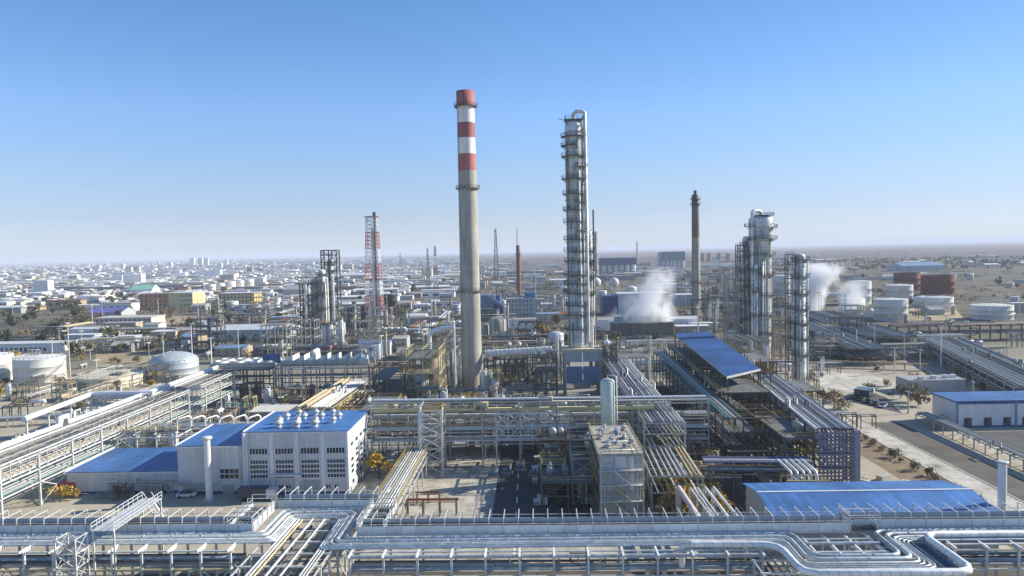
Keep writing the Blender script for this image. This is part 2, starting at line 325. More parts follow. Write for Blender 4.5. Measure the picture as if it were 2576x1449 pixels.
def column(x, y, z0, secs, label, m_='alu', plats=(), ladder=-1.2, risers=(), fm='dark', name='distillation_column', top=1.0, cat='column', deckw=1.5, group=None):
    """secs: [(radius, z_top), ...] from z0 upwards"""
    t = thing(name, label, cat, (x, y, z0), 0, group)
    prof = []; z = 0
    for i, (r, zt) in enumerate(secs):
        if i: prof.append((r, z+abs(r-secs[i-1][0])*1.2))
        else: prof.append((r, 0))
        z = zt-z0; prof.append((r, z))
    rt = secs[-1][0]
    if top: prof += [(rt*.92, z+rt*.3*top), (rt*.7, z+rt*.55*top), (rt*.4, z+rt*.68*top), (0.01, z+rt*.72*top)]
    MB().lathe(prof, 24).build('shell', m_, t)
    def rad(zz):
        for r, zt in secs:
            if zz <= zt: return r
        return secs[-1][0]
    bands = MB()
    zz = z0+1.5
    while zz < secs[-1][1]-1:
        r = rad(zz); bands.lathe([(r+.01, zz-z0-.1), (r+.07, zz-z0-.1), (r+.07, zz-z0+.1), (r+.01, zz-z0+.1)], 24); zz += 3.1
    bands.build('cladding_bands', 'galv', t)
    for k, pz in enumerate(plats):
        if isinstance(pz, (int, float)): a0, a1 = (rnd.uniform(0, 6.3), 0); a1 = a0+rnd.uniform(2.6, 5.2)
        else: pz, a0, a1 = pz
        r = rad(pz); q = MB().ringdeck(r+.05, r+deckw, pz-z0, .22, 18, a0, a1)
        n = max(3, int((a1-a0)*2.2))
        for i in range(n+1):
            a = a0+(a1-a0)*i/n; q.bar(((r)*math.cos(a), r*math.sin(a), pz-z0-1.3), ((r+deckw)*math.cos(a), (r+deckw)*math.sin(a), pz-z0-.15), .12)
        p = q.build('platform', fm, t)
        MB().ringrail(r+deckw-.05, pz-z0, 12, a0, a1, 1.2, .09).build('handrail', fm, p)
    if ladder is not None:
        pl = sorted([p if isinstance(p, (int, float)) else p[0] for p in plats])
        for i, (a_, b_) in enumerate(zip([z0]+pl, pl)):
            a = ladder+(i % 2)*.7-.35; r = rad((a_+b_)/2)+.5
            MB().ladder((r*math.cos(a), r*math.sin(a), a_-z0), (r*math.cos(a), r*math.sin(a), b_-z0+1.1), (-math.sin(a), math.cos(a), 0), .7, .09).build('ladder', fm, t)
    q = MB()
    for k in range(int((secs[-1][1]-z0)*.9)):
        pz = z0+2+k/.9; a = rnd.uniform(-3.1, .1); r = rad(pz); c, s_ = math.cos(a), math.sin(a); e = rnd.uniform(.4, 1.0)
        q.bar(((r-.05)*c, (r-.05)*s_, pz-z0), ((r+e)*c, (r+e)*s_, pz-z0+rnd.uniform(-.1,.2)), rnd.uniform(.18, .45))
        if k % 4 == 0: q.bar(((r+.25)*c, (r+.25)*s_, pz-z0), ((r+.25)*c, (r+.25)*s_, min(pz-z0+rnd.uniform(3, 12), secs[-1][1]-z0)), .14)
    q.build('nozzles', fm, t)
    for k in range(5 if secs[-1][1] > 60 else 2):
        a = rnd.uniform(-2.7, -.3); zb_ = z0+(secs[-1][1]-z0)*rnd.uniform(.45, .97); R_ = max(r_[0] for r_ in secs)+rnd.uniform(.25, .7); za_ = z0+(zb_-z0)*rnd.choice([0, 0, .4])
        MB().tube([(R_*math.cos(a), R_*math.sin(a), za_-z0), (R_*math.cos(a), R_*math.sin(a), zb_-z0), (R_*.6*math.cos(a), R_*.6*math.sin(a), zb_-z0+.5)], rnd.uniform(.1, .22), 8).build('riser_pipe', rnd.choice(['galvl', 'alul', 'greyp', 'white']), t)
    for (a, gap, r, za, zb, mm) in risers:
        R_ = rad((za+zb)/2)+gap+r; c, s_ = R_*math.cos(a), R_*math.sin(a)
        pts = [(c, s_, za-z0), (c, s_, zb-z0)]
        if zb > secs[-1][1]: pts += [(c*.75, s_*.75, zb-z0+.8), (c*.25, s_*.25, zb-z0+.8), (0, 0, zb-z0), (0, 0, secs[-1][1]-z0)]
        else:
            rr = rad(zb)*.8; pts += [(rr*math.cos(a), rr*math.sin(a), zb-z0+.4)]
        MB().tube(pts, r, 10).build('riser_pipe', mm, t)
    return t

def vessel_v(x, y, r, h, label, m_='alu', z0=0.0, leg=1.2, plat=True, name='upright_vessel', group=None):
    t = thing(name, label, 'vessel', (x, y, z0), 0, group)
    MB().lathe([(r*.3, leg-.1), (r*.8, leg), (r, leg+.4*r), (r, h-.4*r), (r*.85, h-.15*r), (r*.5, h), (.01, h+.05)], 18).build('shell', m_, t)
    q = MB()
    for k in range(4): a = PI/4+k*PI/2; q.bar((r*.9*math.cos(a), r*.9*math.sin(a), 0), (r*.9*math.cos(a), r*.9*math.sin(a), leg+.6*r), .22)
    q.build('support_legs', 'dark', t)
    MB().tube([(0,0,h-.1), (0,0,h+.8), (r*.7,-r*.3,h+1.0), (r+.35,-r*.5,h+.6), (r+.35,-r*.5,.3)], .16, 8).build('outlet_pipe', 'alul', t)
    if plat:
        p = MB().ringdeck(r*.2, r+1.0, h+.1, .12, 14).build('top_platform', 'grate', t)
        MB().ringrail(r+.95, h+.1, 10, 0, 2*PI, 1.1, .07).build('handrail', 'yellow', p)
    return t
def vessel_h(x, y, r, L, label, m_='alul', z0=0.0, lift=1.2, rz=0.0, name='horizontal_drum', group=None):
    t = thing(name, label, 'drum', (x, y, z0), rz, group); zc = lift+r
    k = MB().lathe([(.01,-L/2-r*.45), (r*.5,-L/2-r*.38), (r*.85,-L/2-r*.18), (r,-L/2), (r,L/2), (r*.85,L/2+r*.18), (r*.5,L/2+r*.38), (.01,L/2+r*.45)], 18)
    k.v = [(z, y_, x_+zc) for (x_, y_, z) in k.v]; k.f = [tuple(reversed(f)) for f in k.f]
    k.build('shell', m_, t)
    for sx in (-1, 1): MB().box(sx*L*.32-.25, sx*L*.32+.25, -r*.8, r*.8, 0, zc-r*.55).build('saddle', 'conc', t)
    MB().cyl((L*.2,0,zc+r*.95), (L*.2,0,zc+r+.6), .25, 8).build('nozzle', 'galv', t)
    return t
def tank(x, y, r, h, label, m_='tankw', roof='cone', rm=None, a_st=3.6, group=None, rail=True):
    t = thing('storage_tank', label, 'tank', (x, y, 0), 0, group)
    MB().lathe([(r, 0), (r, h*.33), (r+.05, h*.33+.02), (r+.05, h*.34), (r, h*.35), (r, h*.66), (r+.05, h*.66+.02), (r+.05, h*.67), (r, h*.68), (r, h)], 40).build('shell', m_, t)
    rm = rm or m_
    if roof == 'cone': pr = [(r+.12, h-.2), (r+.12, h+.05), (r, h+.06), (.01, h+r*.09)]
    elif roof == 'dome': pr = [(r+.1, h)]+[(r*math.cos(a*PI/20), h+r*.42*math.sin(a*PI/20)) for a in range(1, 10)]+[(.01, h+r*.42)]
    else: pr = [(r+.12, h-.2), (r+.12, h), (r-.1, h), (r-.1, h-.8), (.01, h-.8)]
    MB().lathe(pr, 40).build('roof', rm, t)
    q = MB(); n = 26
    for i in range(n):
        a, b_ = a_st+1.5*i/n, a_st+1.5*(i+1)/n; z = h*(i+.5)/n
        q.quad(((r+.1)*math.cos(a), (r+.1)*math.sin(a), z), ((r+1.1)*math.cos(a), (r+1.1)*math.sin(a), z), ((r+1.1)*math.cos(b_), (r+1.1)*math.sin(b_), z), ((r+.1)*math.cos(b_), (r+.1)*math.sin(b_), z))
        q.bar(((r+1.1)*math.cos(a), (r+1.1)*math.sin(a), z), ((r+1.1)*math.cos(a), (r+1.1)*math.sin(a), z+1.1), .08)
        q.bar(((r+1.1)*math.cos(a), (r+1.1)*math.sin(a), z+1.1), ((r+1.1)*math.cos(b_), (r+1.1)*math.sin(b_), z+1.1+h/n), .1)
    q.build('spiral_stair', 'galv', t)
    if rail: MB().ringrail(r-.1, h+.05, 28, 0, 2*PI, 1.1, .1).build('handrail', 'galvl', t)
    MB().cyl((0,0,h+(r*.09 if roof == 'cone' else r*.42 if roof == 'dome' else -.8)-.3), (0,0,h+(r*.09 if roof == 'cone' else r*.42 if roof == 'dome' else 0)+.9), .35, 8).build('roof_vent', 'galv', t)
    a = a_st-.8; MB().cyl((r*.98*math.cos(a), r*.98*math.sin(a), 1), ((r+.5)*math.cos(a), (r+.5)*math.sin(a), 1), .45, 10).build('manhole', 'galv', t)
    return t
def window_band(t, x0, x1, z0, z1, y, n, m_='glass', depth=.2):
    """windows on a wall facing -Y at local y; each a frame with one pane mesh under it"""
    f = MB(); wd = (x1-x0)/n
    for i in range(n+1):
        dd, ww = (depth, .12) if i in (0, n) else (.1, .09)
        f.bar((x0+wd*i, y-dd/2, z0), (x0+wd*i, y-dd/2, z1), ww, dd)
    for z in (z0, z1): f.bar((x0, y-depth/2, z), (x1, y-depth/2, z), depth, .1)
    f.bar((x0-.12, y-depth*.75, z0-.08), (x1+.12, y-depth*.75, z0-.08), depth*1.5, .07); o = f.build('window', 'white', t)
    MB().box(x0, x1, y-.05, y-.01, z0, z1).build('pane', m_, o)
    return o
def shed(x0, x1, y0, y1, h, label, wm='wall', rm='roofg', roof='flat', rise=1.0, wins=(), doors=(), cat='shed', name='industrial_shed', over=.3, group=None, rz=0.0, trim='galvl'):
    t = thing(name, label, cat, ((x0+x1)/2, (y0+y1)/2, 0), rz, group); a, b = (x1-x0)/2, (y1-y0)/2
    q = MB()
    if roof == 'gable':
        q.quad((-a,-b,0), (a,-b,0), (a,-b,h), (-a,-b,h)); q.quad((a,b,0), (-a,b,0), (-a,b,h), (a,b,h))
        q.quad((a,-b,0), (a,b,0), (a,b,h), (a,0,h+rise-.05), (a,-b,h)); q.quad((-a,b,0), (-a,-b,0), (-a,-b,h), (-a,0,h+rise-.05), (-a,b,h))
        q.build('wall', wm, t)
        k = MB(); e = over
        for s_ in (-1, 1):
            p = [(-a-e, s_*(b+e), h-rise*e/b), (a+e, s_*(b+e), h-rise*e/b), (a+e, 0, h+rise), (-a-e, 0, h+rise)]
            if s_ > 0: p.reverse()
            k.quad(*p); k.quad(*[(x_, y_, z-.15) for x_, y_, z in reversed(p)])
        for x_ in (-a-e, a+e):
            k.quad((x_,-b-e,h-rise*e/b), (x_,0,h+rise), (x_,0,h+rise-.15), (x_,-b-e,h-rise*e/b-.15)); k.quad((x_,b+e,h-rise*e/b), (x_,0,h+rise), (x_,0,h+rise-.15), (x_,b+e,h-rise*e/b-.15))
        k.quad((-a-e,-b-e,h-rise*e/b-.15), (a+e,-b-e,h-rise*e/b-.15), (a+e,-b-e,h-rise*e/b), (-a-e,-b-e,h-rise*e/b))
        r_ = k.build('roof', rm, t); MB().bar((-a-e,0,h+rise+.04), (a+e,0,h+rise+.04), .5, .1).build('ridge_cap', trim, r_)
    else:
        q.box(-a, a, -b, b, 0, h).build('wall', wm, t)
        r_ = MB().box(-a-over, a+over, -b-over, b+over, h+.003, h+.3).build('roof', rm, t)
        k = MB()
        for p, q_ in (((-a-over-.06,-b-over,h+.2), (-a-over-.06,b+over,h+.2)), ((a+over+.06,-b-over,h+.2), (a+over+.06,b+over,h+.2)), ((-a-over,-b-over-.06,h+.2), (a+over,-b-over-.06,h+.2))): k.bar(p, q_, .12, .35)
        k.build('roof_trim', trim, r_)
    for (wx0, wx1, z0, z1, n) in wins: window_band(t, wx0-(x0+x1)/2, wx1-(x0+x1)/2, z0, z1, -b, n)
    for (dx0, dx1, z1, dm) in doors:
        d = MB().box(dx0-(x0+x1)/2, dx1-(x0+x1)/2, -b-.1, -b-.003, 0.02, z1).build('door', dm, t)
    return t
def lamp_post(x, y, h, label, group=None, m_='concl'):
    t = thing('lamp_post', label, 'lamp post', (x, y, 0), rnd.uniform(0, 6), group)
    MB().cyl((0,0,0), (0,0,h), .3, 8, .16).build('pole', m_, t)
    MB().bar((-1.4,0,h+.03), (1.4,0,h+.03), .14).build('cross_arm', 'galvl', t)
    for s_ in (-1.2, -.4, .4, 1.2): MB().box(s_-.22, s_+.22, -.35, .2, h-.35, h-.05).build('floodlight', 'galvl', t)
    return t
def lattice(t, name, wb, wt, z0, z1, n, m_, tk=.2, legn=4):
    q = MB(); pr = None
    for i in range(n+1):
        k = i/n; w_ = (wb+(wt-wb)*k)/2; z = z0+(z1-z0)*k
        if legn == 4: c = [(-w_,-w_,z), (w_,-w_,z), (w_,w_,z), (-w_,w_,z)]
        else: c = [(w_*math.cos(a), w_*math.sin(a), z) for a in (PI/2, PI*7/6, PI*11/6)]
        for j in range(len(c)): q.bar(c[j], c[(j+1) % len(c)], tk*.6)
        if pr:
            for j in range(len(c)):
                q.bar(pr[j], c[j], tk); q.bar(pr[j], c[(j+1) % len(c)], tk*.5); q.bar(pr[(j+1) % len(c)], c[j], tk*.5)
        pr = c
    return q.build(name, m_, t)
def mast(x, y, h, wb, label, mats=('dark',), group=None, tip=4.0):
    t = thing('lattice_mast', label, 'mast', (x, y, 0), .3, group); n = len(mats)
    for i, m_ in enumerate(mats):
        k0, k1 = i/n, (i+1)/n; lattice(t, 'lattice_section', wb+(wb*.25-wb)*k0, wb+(wb*.25-wb)*k1, h*k0, h*k1, max(3, int(h/n/wb/1.1)), m_, max(.16, wb*.07))
    MB().cyl((0,0,h), (0,0,h+tip), .12, 6).build('antenna_tip', mats[-1], t)
    return t
def air_cooler(x0, x1, y0, y1, z, n, label, wing=True, hm='teal', rows=1, legs=True):
    t = thing('air_cooler', label, 'air cooler', ((x0+x1)/2, (y0+y1)/2, 0)); a, b = (x1-x0)/2, (y1-y0)/2; wd = 2*a/n
    MB().box(-a, a, -b, b, z, z+1.6).build('tube_bundle', 'blueg', t)
    q = MB()
    for i in range(n+1): q.bar((-a+wd*i,-b-.08,z-.2), (-a+wd*i,-b-.08,z+2.2), .25)
    q.bar((-a,-b-.1,z+1.75), (a,-b-.1,z+1.75), .3); q.build('side_frame', hm, t)
    for i in range(n):
        xc = -a+wd*(i+.5)
        if wing: # louvre hoods standing open in a sawtooth row
            MB().quad((xc-wd*.45,-b,z+1.7), (xc-wd*.45,b,z+1.7), (xc+wd*.42,b,z+3.6), (xc+wd*.42,-b,z+3.6)).quad((xc+wd*.42,-b,z+1.65), (xc-wd*.45,-b,z+1.65), (xc-wd*.45,-b,z+1.7), (xc+wd*.42,-b,z+3.6)).quad((xc+wd*.42,-b,z+1.6), (xc+wd*.42,-b,z+3.6), (xc+wd*.42,b,z+3.6), (xc+wd*.42,b,z+1.6)).build('fan_hood', 'alul', t)
        else:
            for j in range(rows):
                yc = -b+2*b*(j+.5)/rows; r = min(wd, 2*b/rows)*.4
                f = MB().lathe([(r+.15, z+1.61), (r, z+2.5), (r-.06, z+2.5), (r-.06, z+1.7)], 14, (xc, yc, 0)).build('fan_ring', 'galvl', t)
    q = MB().box(-a-1, a+1, -b-1.2, -b-.15, z-.25, z-.13); q.build('walkway', 'grate', t)
    MB().rail([(-a-1,-b-1.15,z-.1), (a+1,-b-1.15,z-.1)], 1.1, 2, .08).build('handrail', 'yelpipe', t)
    if legs:
        me = MB().bar((0,0,0), (0,0,z), .45).mesh('leg', 'galv'); nn = max(2, n//2)
        for i in range(nn+1):
            for y in (-b+.3, b-.3): inst('leg', me, t, (-a+2*a*i/nn, y, 0))
        q = MB()
        for y in (-b+.3, b-.3): q.bar((-a,y,z*.5), (a,y,z*.5), .35); q.bar((-a,y,z-.25), (a,y,z-.25), .4)
        q.build('cross_beams', 'brown', t)
    return t
def leafmesh(name, m_, n, R_, H, z0, seed, size=.5, lumps=7, nseed=0):
    r = random.Random(seed); q = MB(); L = [(r.gauss(0, R_*.42), r.gauss(0, R_*.42), z0+H*(.15+.75*r.random()), R_*r.uniform(.32, .6)) for _ in range(lumps)]
    for i in range(n):
        lx, ly, lz, lr = L[i % lumps]; d = Vector((r.gauss(0,1), r.gauss(0,1), r.gauss(0,1))); d.normalize(); c = Vector((lx, ly, lz))+d*lr*r.random()**.45
        a = Vector((r.gauss(0,1), r.gauss(0,1), r.gauss(0,1))); a.normalize(); b = a.cross(Vector((r.gauss(0,1), r.gauss(0,1), r.gauss(0,1)))); b.normalize(); s_ = size*r.uniform(.5, 1.2)
        q.quad(c-a*s_, c-b*s_*.6, c+a*s_, c+b*s_*.6)
    return q.mesh(name, m_)
TREES = {}
def tree_kit(kind, m_, H, R_, n, size, k=3):
    TREES[kind] = []
    for s_ in range(k):
        tr = MB(); r = random.Random(s_+len(kind)); tr.tube([(0,0,0), (.1,0,H*.3), (.05,.1,H*.62)], H*.03, 6, False, H*.012)
        for j in range(5):
            a = r.uniform(0, 6.3); z = H*r.uniform(.22, .5); tr.tube([(0,0,z), (R_*.5*math.cos(a), R_*.5*math.sin(a), z+H*.28)], H*.013, 5, False, H*.005)
        TREES[kind].append((tr.mesh('trunk', 'bark'), leafmesh('crown', m_, n, R_, H*.72, H*.25, s_*13+len(kind), size, 8)))
tree_kit('green', 'leafd', 7, 3.2, 420, .75); tree_kit('olive', 'leafo', 6, 3.0, 380, .7); tree_kit('bare', 'leafb', 5.5, 2.8, 300, .55); tree_kit('yellow', 'leafy', 8, 2.6, 420, .6)
tree_kit('shrub', 'leafo', 2.4, 2.2, 260, .35); tree_kit('goldshrub', 'leafy', 2.8, 2.0, 260, .35); tree_kit('dryshrub', 'leafb', 2.2, 2.4, 260, .32)
def tree(kind, x, y, label, s_=1.0, group=None):
    name = 'shrub' if 'shrub' in kind else 'tree'
    t = thing(name, label, name, (x, y, 0), rnd.uniform(0, 6.3), group); t.scale = (s_*rnd.uniform(.85, 1.15), s_*rnd.uniform(.85, 1.15), s_*rnd.uniform(.85, 1.2))
    a, b = rnd.choice(TREES[kind]); inst('trunk', a, t); inst('crown', b, t)
    return t

# ---------------------------------------------------------------- the ground, roads, yards
def ground_mat():
    mt = bpy.data.materials.new('dry_ground'); mt.use_nodes = True; t = mt.node_tree; n = t.nodes; b = n['Principled BSDF']; b.inputs['Roughness'].default_value = .95; b.inputs['Specular IOR Level'].default_value = .1
    tc = n.new('ShaderNodeTexCoord')
    def noise(sc, det=6, sx=1, sy=1):
        mp = n.new('ShaderNodeMapping'); mp.inputs['Scale'].default_value = (sx, sy, 1); t.links.new(tc.outputs['Object'], mp.inputs[0])
        q = n.new('ShaderNodeTexNoise'); q.inputs['Scale'].default_value = sc; q.inputs['Detail'].default_value = det; q.inputs['Roughness'].default_value = .7; t.links.new(mp.outputs[0], q.inputs['Vector']); return q
    def ramp(src, a, b_, p0=.4, p1=.6):
        r = n.new('ShaderNodeValToRGB'); r.color_ramp.elements[0].color = (*a, 1); r.color_ramp.elements[1].color = (*b_, 1); r.color_ramp.elements[0].position = p0; r.color_ramp.elements[1].position = p1; t.links.new(src, r.inputs[0]); return r
    def mix(f, a, b_):
        q = n.new('ShaderNodeMix'); q.data_type = 'RGBA'; t.links.new(f, q.inputs[0]); t.links.new(a, q.inputs[6]); t.links.new(b_, q.inputs[7]); return q.outputs[2]
    near = ramp(noise(.06).outputs[0], (.34, .30, .225), (.50, .45, .35), .35, .65)
    fine = ramp(noise(.5).outputs[0], (.27, .245, .185), (.50, .45, .35), .3, .7)
    c1 = n.new('ShaderNodeMix'); c1.data_type = 'RGBA'; c1.inputs[0].default_value = .45; t.links.new(near.outputs[0], c1.inputs[6]); t.links.new(fine.outputs[0], c1.inputs[7])
    town = ramp(noise(.02, 8).outputs[0], (.085, .078, .06), (.215, .195, .155), .4, .68)
    step = ramp(noise(.0012, 8, .5, 2.4).outputs[0], (.10, .075, .062), (.155, .118, .095), .4, .62)
    sp = n.new('ShaderNodeSeparateXYZ'); t.links.new(tc.outputs['Object'], sp.inputs[0])
    def rng(o, a, b_):
        r = n.new('ShaderNodeMapRange'); r.inputs[1].default_value = a; r.inputs[2].default_value = b_; t.links.new(o, r.inputs[0]); return r.outputs[0]
    m1 = mix(rng(sp.outputs[1], 290, 430), c1.outputs[2], town.outputs[0])
    m2 = mix(rng(sp.outputs[1], 1500, 2600), m1, step.outputs[0])
    t.links.new(m2, b.inputs['Base Color']); return mt
G['ground'] = ground_mat()
g_ = MB().quad((-32000,-300,0), (32000,-300,0), (32000,40000,0), (-32000,40000,0)).build('ground', 'ground'); setting(g_)
def sheet(name, pts, m_, z=.004, kind='structure'):
    pts = [(p[0], p[1], z) for p in pts]
    a = sum(pts[i][0]*pts[(i+1) % len(pts)][1]-pts[(i+1) % len(pts)][0]*pts[i][1] for i in range(len(pts)))
    if a < 0: pts.reverse()
    return setting(MB().quad(*pts).build(name, m_), kind)
def flat(name, x0, x1, y0, y1, m_, z=.004): return sheet(name, [(x0,y0), (x1,y0), (x1,y1), (x0,y1)], m_, z)
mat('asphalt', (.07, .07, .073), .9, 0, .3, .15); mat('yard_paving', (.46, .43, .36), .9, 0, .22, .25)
def slab_mat(name, c, sx):
    mt = mat(name, c, .9, 0, .2, .18); t = mt.node_tree; n = t.nodes; b = n['Principled BSDF']; src = b.inputs['Base Color'].links[0].from_socket
    tc = n.new('ShaderNodeTexCoord'); bk = n.new('ShaderNodeTexBrick'); bk.offset = 0; bk.inputs['Scale'].default_value = 1; bk.inputs['Brick Width'].default_value = sx; bk.inputs['Row Height'].default_value = sx; bk.inputs['Mortar Size'].default_value = .06
    bk.inputs['Color1'].default_value = (1,1,1,1); bk.inputs['Color2'].default_value = (.84,.84,.82,1); bk.inputs['Mortar'].default_value = (.55,.53,.5,1); t.links.new(tc.outputs['Object'], bk.inputs['Vector'])
    st = n.new('ShaderNodeTexNoise'); st.inputs['Scale'].default_value = .22; st.inputs['Detail'].default_value = 8; st.inputs['Roughness'].default_value = .75; t.links.new(tc.outputs['Object'], st.inputs['Vector']); rp = n.new('ShaderNodeValToRGB'); rp.color_ramp.elements[0].position = .36; rp.color_ramp.elements[0].color = (.5,.47,.44,1); rp.color_ramp.elements[1].position = .5; rp.color_ramp.elements[1].color = (1,1,1,1); t.links.new(st.outputs[0], rp.inputs[0])
    for o in (bk.outputs[0], rp.outputs[0]):
        m_ = n.new('ShaderNodeMix'); m_.data_type = 'RGBA'; m_.blend_type = 'MULTIPLY'; m_.inputs[0].default_value = 1; t.links.new(src, m_.inputs[6]); t.links.new(o, m_.inputs[7]); src = m_.outputs[2]
    t.links.new(src, b.inputs['Base Color'])
MATS.pop('yard_paving'); slab_mat('yard_paving', (.46,.43,.36), 4); slab_mat('road_concrete', (.47,.45,.39), 6)
mat('yard_grey', (.24, .23, .205), .9, 0, .25, .2); mat('bank_soil', (.22, .165, .10), .95, 0, .3, .15); mat('dark_soil_and_shade', (.10, .09, .075), .95, 0, .35, .12); mat('road_concrete', (.47, .45, .39), .9, 0, .14, .12); mat('field', (.38, .31, .19), .95, 0, .25, .05); mat('line_paint', (.7, .7, .66), .8)
for k in ('asphalt', 'yard_paving', 'yard_grey', 'bank_soil', 'dark_soil_and_shade', 'road_concrete', 'field', 'line_paint'): G[k] = MATS[k]
flat('plant_road', 95.5, 102.3, 100, 262, 'road_concrete', .02)
flat('plant_road_side', -400, 95.5, 300, 306, 'road_concrete', .014)
for x in (95.35, 102.45): setting(MB().box(x-.15, x+.15, 100, 262, 0, .13).build('kerb', 'concl'))
flat('soil_bank', 85, 95.2, 100, 215, 'bank_soil', .008); flat('dark_verge', 102.7, 112, 100, 225, 'dark_soil_and_shade', .008)
flat('rack_shade_strip', -130, 84, 96, 123.5, 'dark_soil_and_shade', .012); flat('concrete_apron', 119, 150, 150, 212, 'asphalt', .008); flat('loading_yard', 118, 127, 165, 214, 'yard_paving', .014)  # dark strip under the front racks: their shade put into the ground colour
sheet('concrete_yard', [at(2025,985), at(2240,985), at(2255,965), at(2190,942), at(2025,930)], 'road_concrete', .012)
sheet('car_park', [at(2110,1005), at(2270,1040), at(2230,1000), at(2190,985)], 'asphalt', .016)
flat('process_yard', -40, 44, 124, 200, 'yard_paving', .006); flat('unit_paving', -60, 70, 200, 330, 'yard_grey', .006); flat('road_and_yard_shade', -9, 12, 136, 186, 'asphalt', .016); flat('plant_lane', -9, 1, 186, 262, 'asphalt', .016); flat('white_pad', -14, 4, 266, 290, 'yard_paving', .016); flat('asphalt_lane', 36.5, 53, 150, 300, 'asphalt', .012); flat('shaded_yard', -60, 110, 306.5, 400, 'yard_grey', .010)  # asphalt road widened over the yard: dark colour stands for cast shadow
flat('unit_slab', -130, -62, 205, 299, 'yard_grey', .012); flat('left_lane', -150, -143, 120, 299, 'road_concrete', .012); flat('left_basin', -142, -124, 190, 228, 'yard_grey', .016)
for nm, p in (('brown_field', [(240,880), (390,880), (390,925), (240,925)]), ('dry_field', [(660,810), (780,810), (760,790), (690,790)]), ('open_yard', [(400,815), (525,818), (530,795), (400,795)]), ('dry_lot', [(960,850), (1075,790), (1090,780), (1000,840)]), ('dry_plot', [(2270,965), (2440,985), (2430,950), (2300,930)]), ('tank_farm_lot', [(2270,806), (2430,806), (2400,775), (2290,775)])):
    sheet(nm, [at(*q) for q in p], 'field', .02)
for i in range(6): flat('lane_marking', -4.15, -3.85, 130+i*9, 134+i*9, 'line_paint', .022)

# ---------------------------------------------------------------- striped chimney and other stacks
def stack(x, y, h, r0, r1, label, bands, plats, name='chimney', crown=None, lad=None):
    t = thing(name, label, 'chimney', (x, y, 0)); z = 0
    rr = lambda z_: r0+(r1-r0)*(z_/h)**.85
    for (z0, z1, m_) in bands:
        n = max(1, int((z1-z0)/6)); e = .25 if (crown and z0 >= crown) else 0
        pr = [(rr(z0+(z1-z0)*i/n)+e, z0+(z1-z0)*i/n) for i in range(n+1)]
        if z1 >= h: pr += [(rr(h)+e-.5, h), (rr(h)+e-.5, h-3)]
        MB().lathe(pr, 32).build('shaft' if z0 == 0 else 'painted_band', m_, t)
    for pz in plats:
        r_ = rr(pz); q = MB().ringdeck(r_+.02, r_+1.2, pz, .2, 24)
        for i in range(12): a = i*PI/6; q.bar((r_*math.cos(a), r_*math.sin(a), pz-1.2), ((r_+1.1)*math.cos(a), (r_+1.1)*math.sin(a), pz-.15), .12)
        p = q.build('platform', 'brown', t); MB().ringrail(r_+1.15, pz, 18, 0, 2*PI, 1.2, .1).build('handrail', 'brown', p)
    a = lad if lad is not None else -2.6
    MB().ladder(((rr(0)+.3)*math.cos(a), (rr(0)+.3)*math.sin(a), 0), ((rr(h)+.3)*math.cos(a), (rr(h)+.3)*math.sin(a), h), (-math.sin(a), math.cos(a), 0), .6, .09).build('ladder', 'brown', t)
    return t
G['sootc'] = mat('sooty_concrete', (.20,.165,.145), .85, 0, .25, .4, 'streak'); CH = (-24.2, 292.0); zc = lambda v, y, u=1180: aty(u, v, y).z
H = zc(230, 292, 1166)
b_ = [zc(v, 292, 1168) for v in (430, 388, 348, 310, 269)]
chm = stack(*CH, H, 4.15, 3.35, 'tall tapering concrete chimney with red and white bands at its top', [(0, b_[0], 'chim'), (b_[0], b_[1], 'red'), (b_[1], b_[2], 'whitep'), (b_[2], b_[3], 'red'), (b_[3], b_[4], 'whitep'), (b_[4], H, 'red')], [zc(268, 292, 1168), zc(474, 292, 1172), zc(731, 292, 1180)], crown=b_[4]-.01)
p = at(1752, 813); hg = zc(490, p.y, 1747)
q = stack(p.x, p.y, hg, 3.4, 2.5, 'old grey chimney with dark brown bands near its blackened top', [(0, hg*.67, 'chim'), (hg*.67, hg*.72, 'brown'), (hg*.72, hg*.78, 'sootc'), (hg*.78, hg*.82, 'brown'), (hg*.82, hg*.91, 'sootc'), (hg*.91, hg, 'dark')], [hg*.925, hg*.965, hg*.32], crown=hg*.92)
MB().cyl((0,0,hg-1), (0,0,zc(479, p.y, 1747)), 1.2, 12).build('liner_tip', 'dark', q)
p = at(1306, 752); hb = zc(617, p.y, 1303)
stack(p.x, p.y, hb, 2.9, 2.2, 'reddish brown brick stack rising beside the grey four storey block', [(0, hb*.85, 'rust'), (hb*.85, hb, 'brown')], [hb*.83], name='brick_stack')
mp_ = thing('whip_mast', 'thin steel mast standing right behind the brown brick stack', 'mast', (p.x-1, p.y+8, 0)); lattice(mp_, 'lattice_section', 3, 1.2, 0, zc(575, p.y, 1299), 18, 'dark', .22)

# ---------------------------------------------------------------- columns
cx, cy = 18.4, 271
zz = lambda v: zc(v, cy, 1455)
pl = [(zz(343), -3.6, .6), (zz(366), -4.0, -1.4), (zz(393), -4.1, .2), (zz(420), -1.6, .9), (zz(449), -3.7, .8), (zz(487), -3.6, .6), (zz(508), -1.7, .7), (zz(527), -3.9, -.9), (zz(557), -3.4, .3), (zz(580), -1.5, .8), (zz(601), -3.9, -.4), (zz(630), -3.4, .2), (zz(655), -3.7, .4), (zz(690), -3.4, -.2), (zz(712), -3.8, .3), (zz(735), -3.8, .2), (zz(765), -3.5, .3), (zz(790), -3.3, .2), (zz(825), -3.6, .3)]
zt = zz(318)
column(cx-1.4, cy, zz(873), [(3.25, zz(672)), (3.05, zz(460)), (3.35, zt)], 'tallest silver distillation column ringed by dark platforms', 'col', pl, -2.0, [(-.30, .35, .75, zz(860), zt+4.5, 'alul'), (-1.15, .25, .32, zz(860), zz(420), 'alul'), (-2.6, .3, .26, zz(850), zz(480), 'galv')])
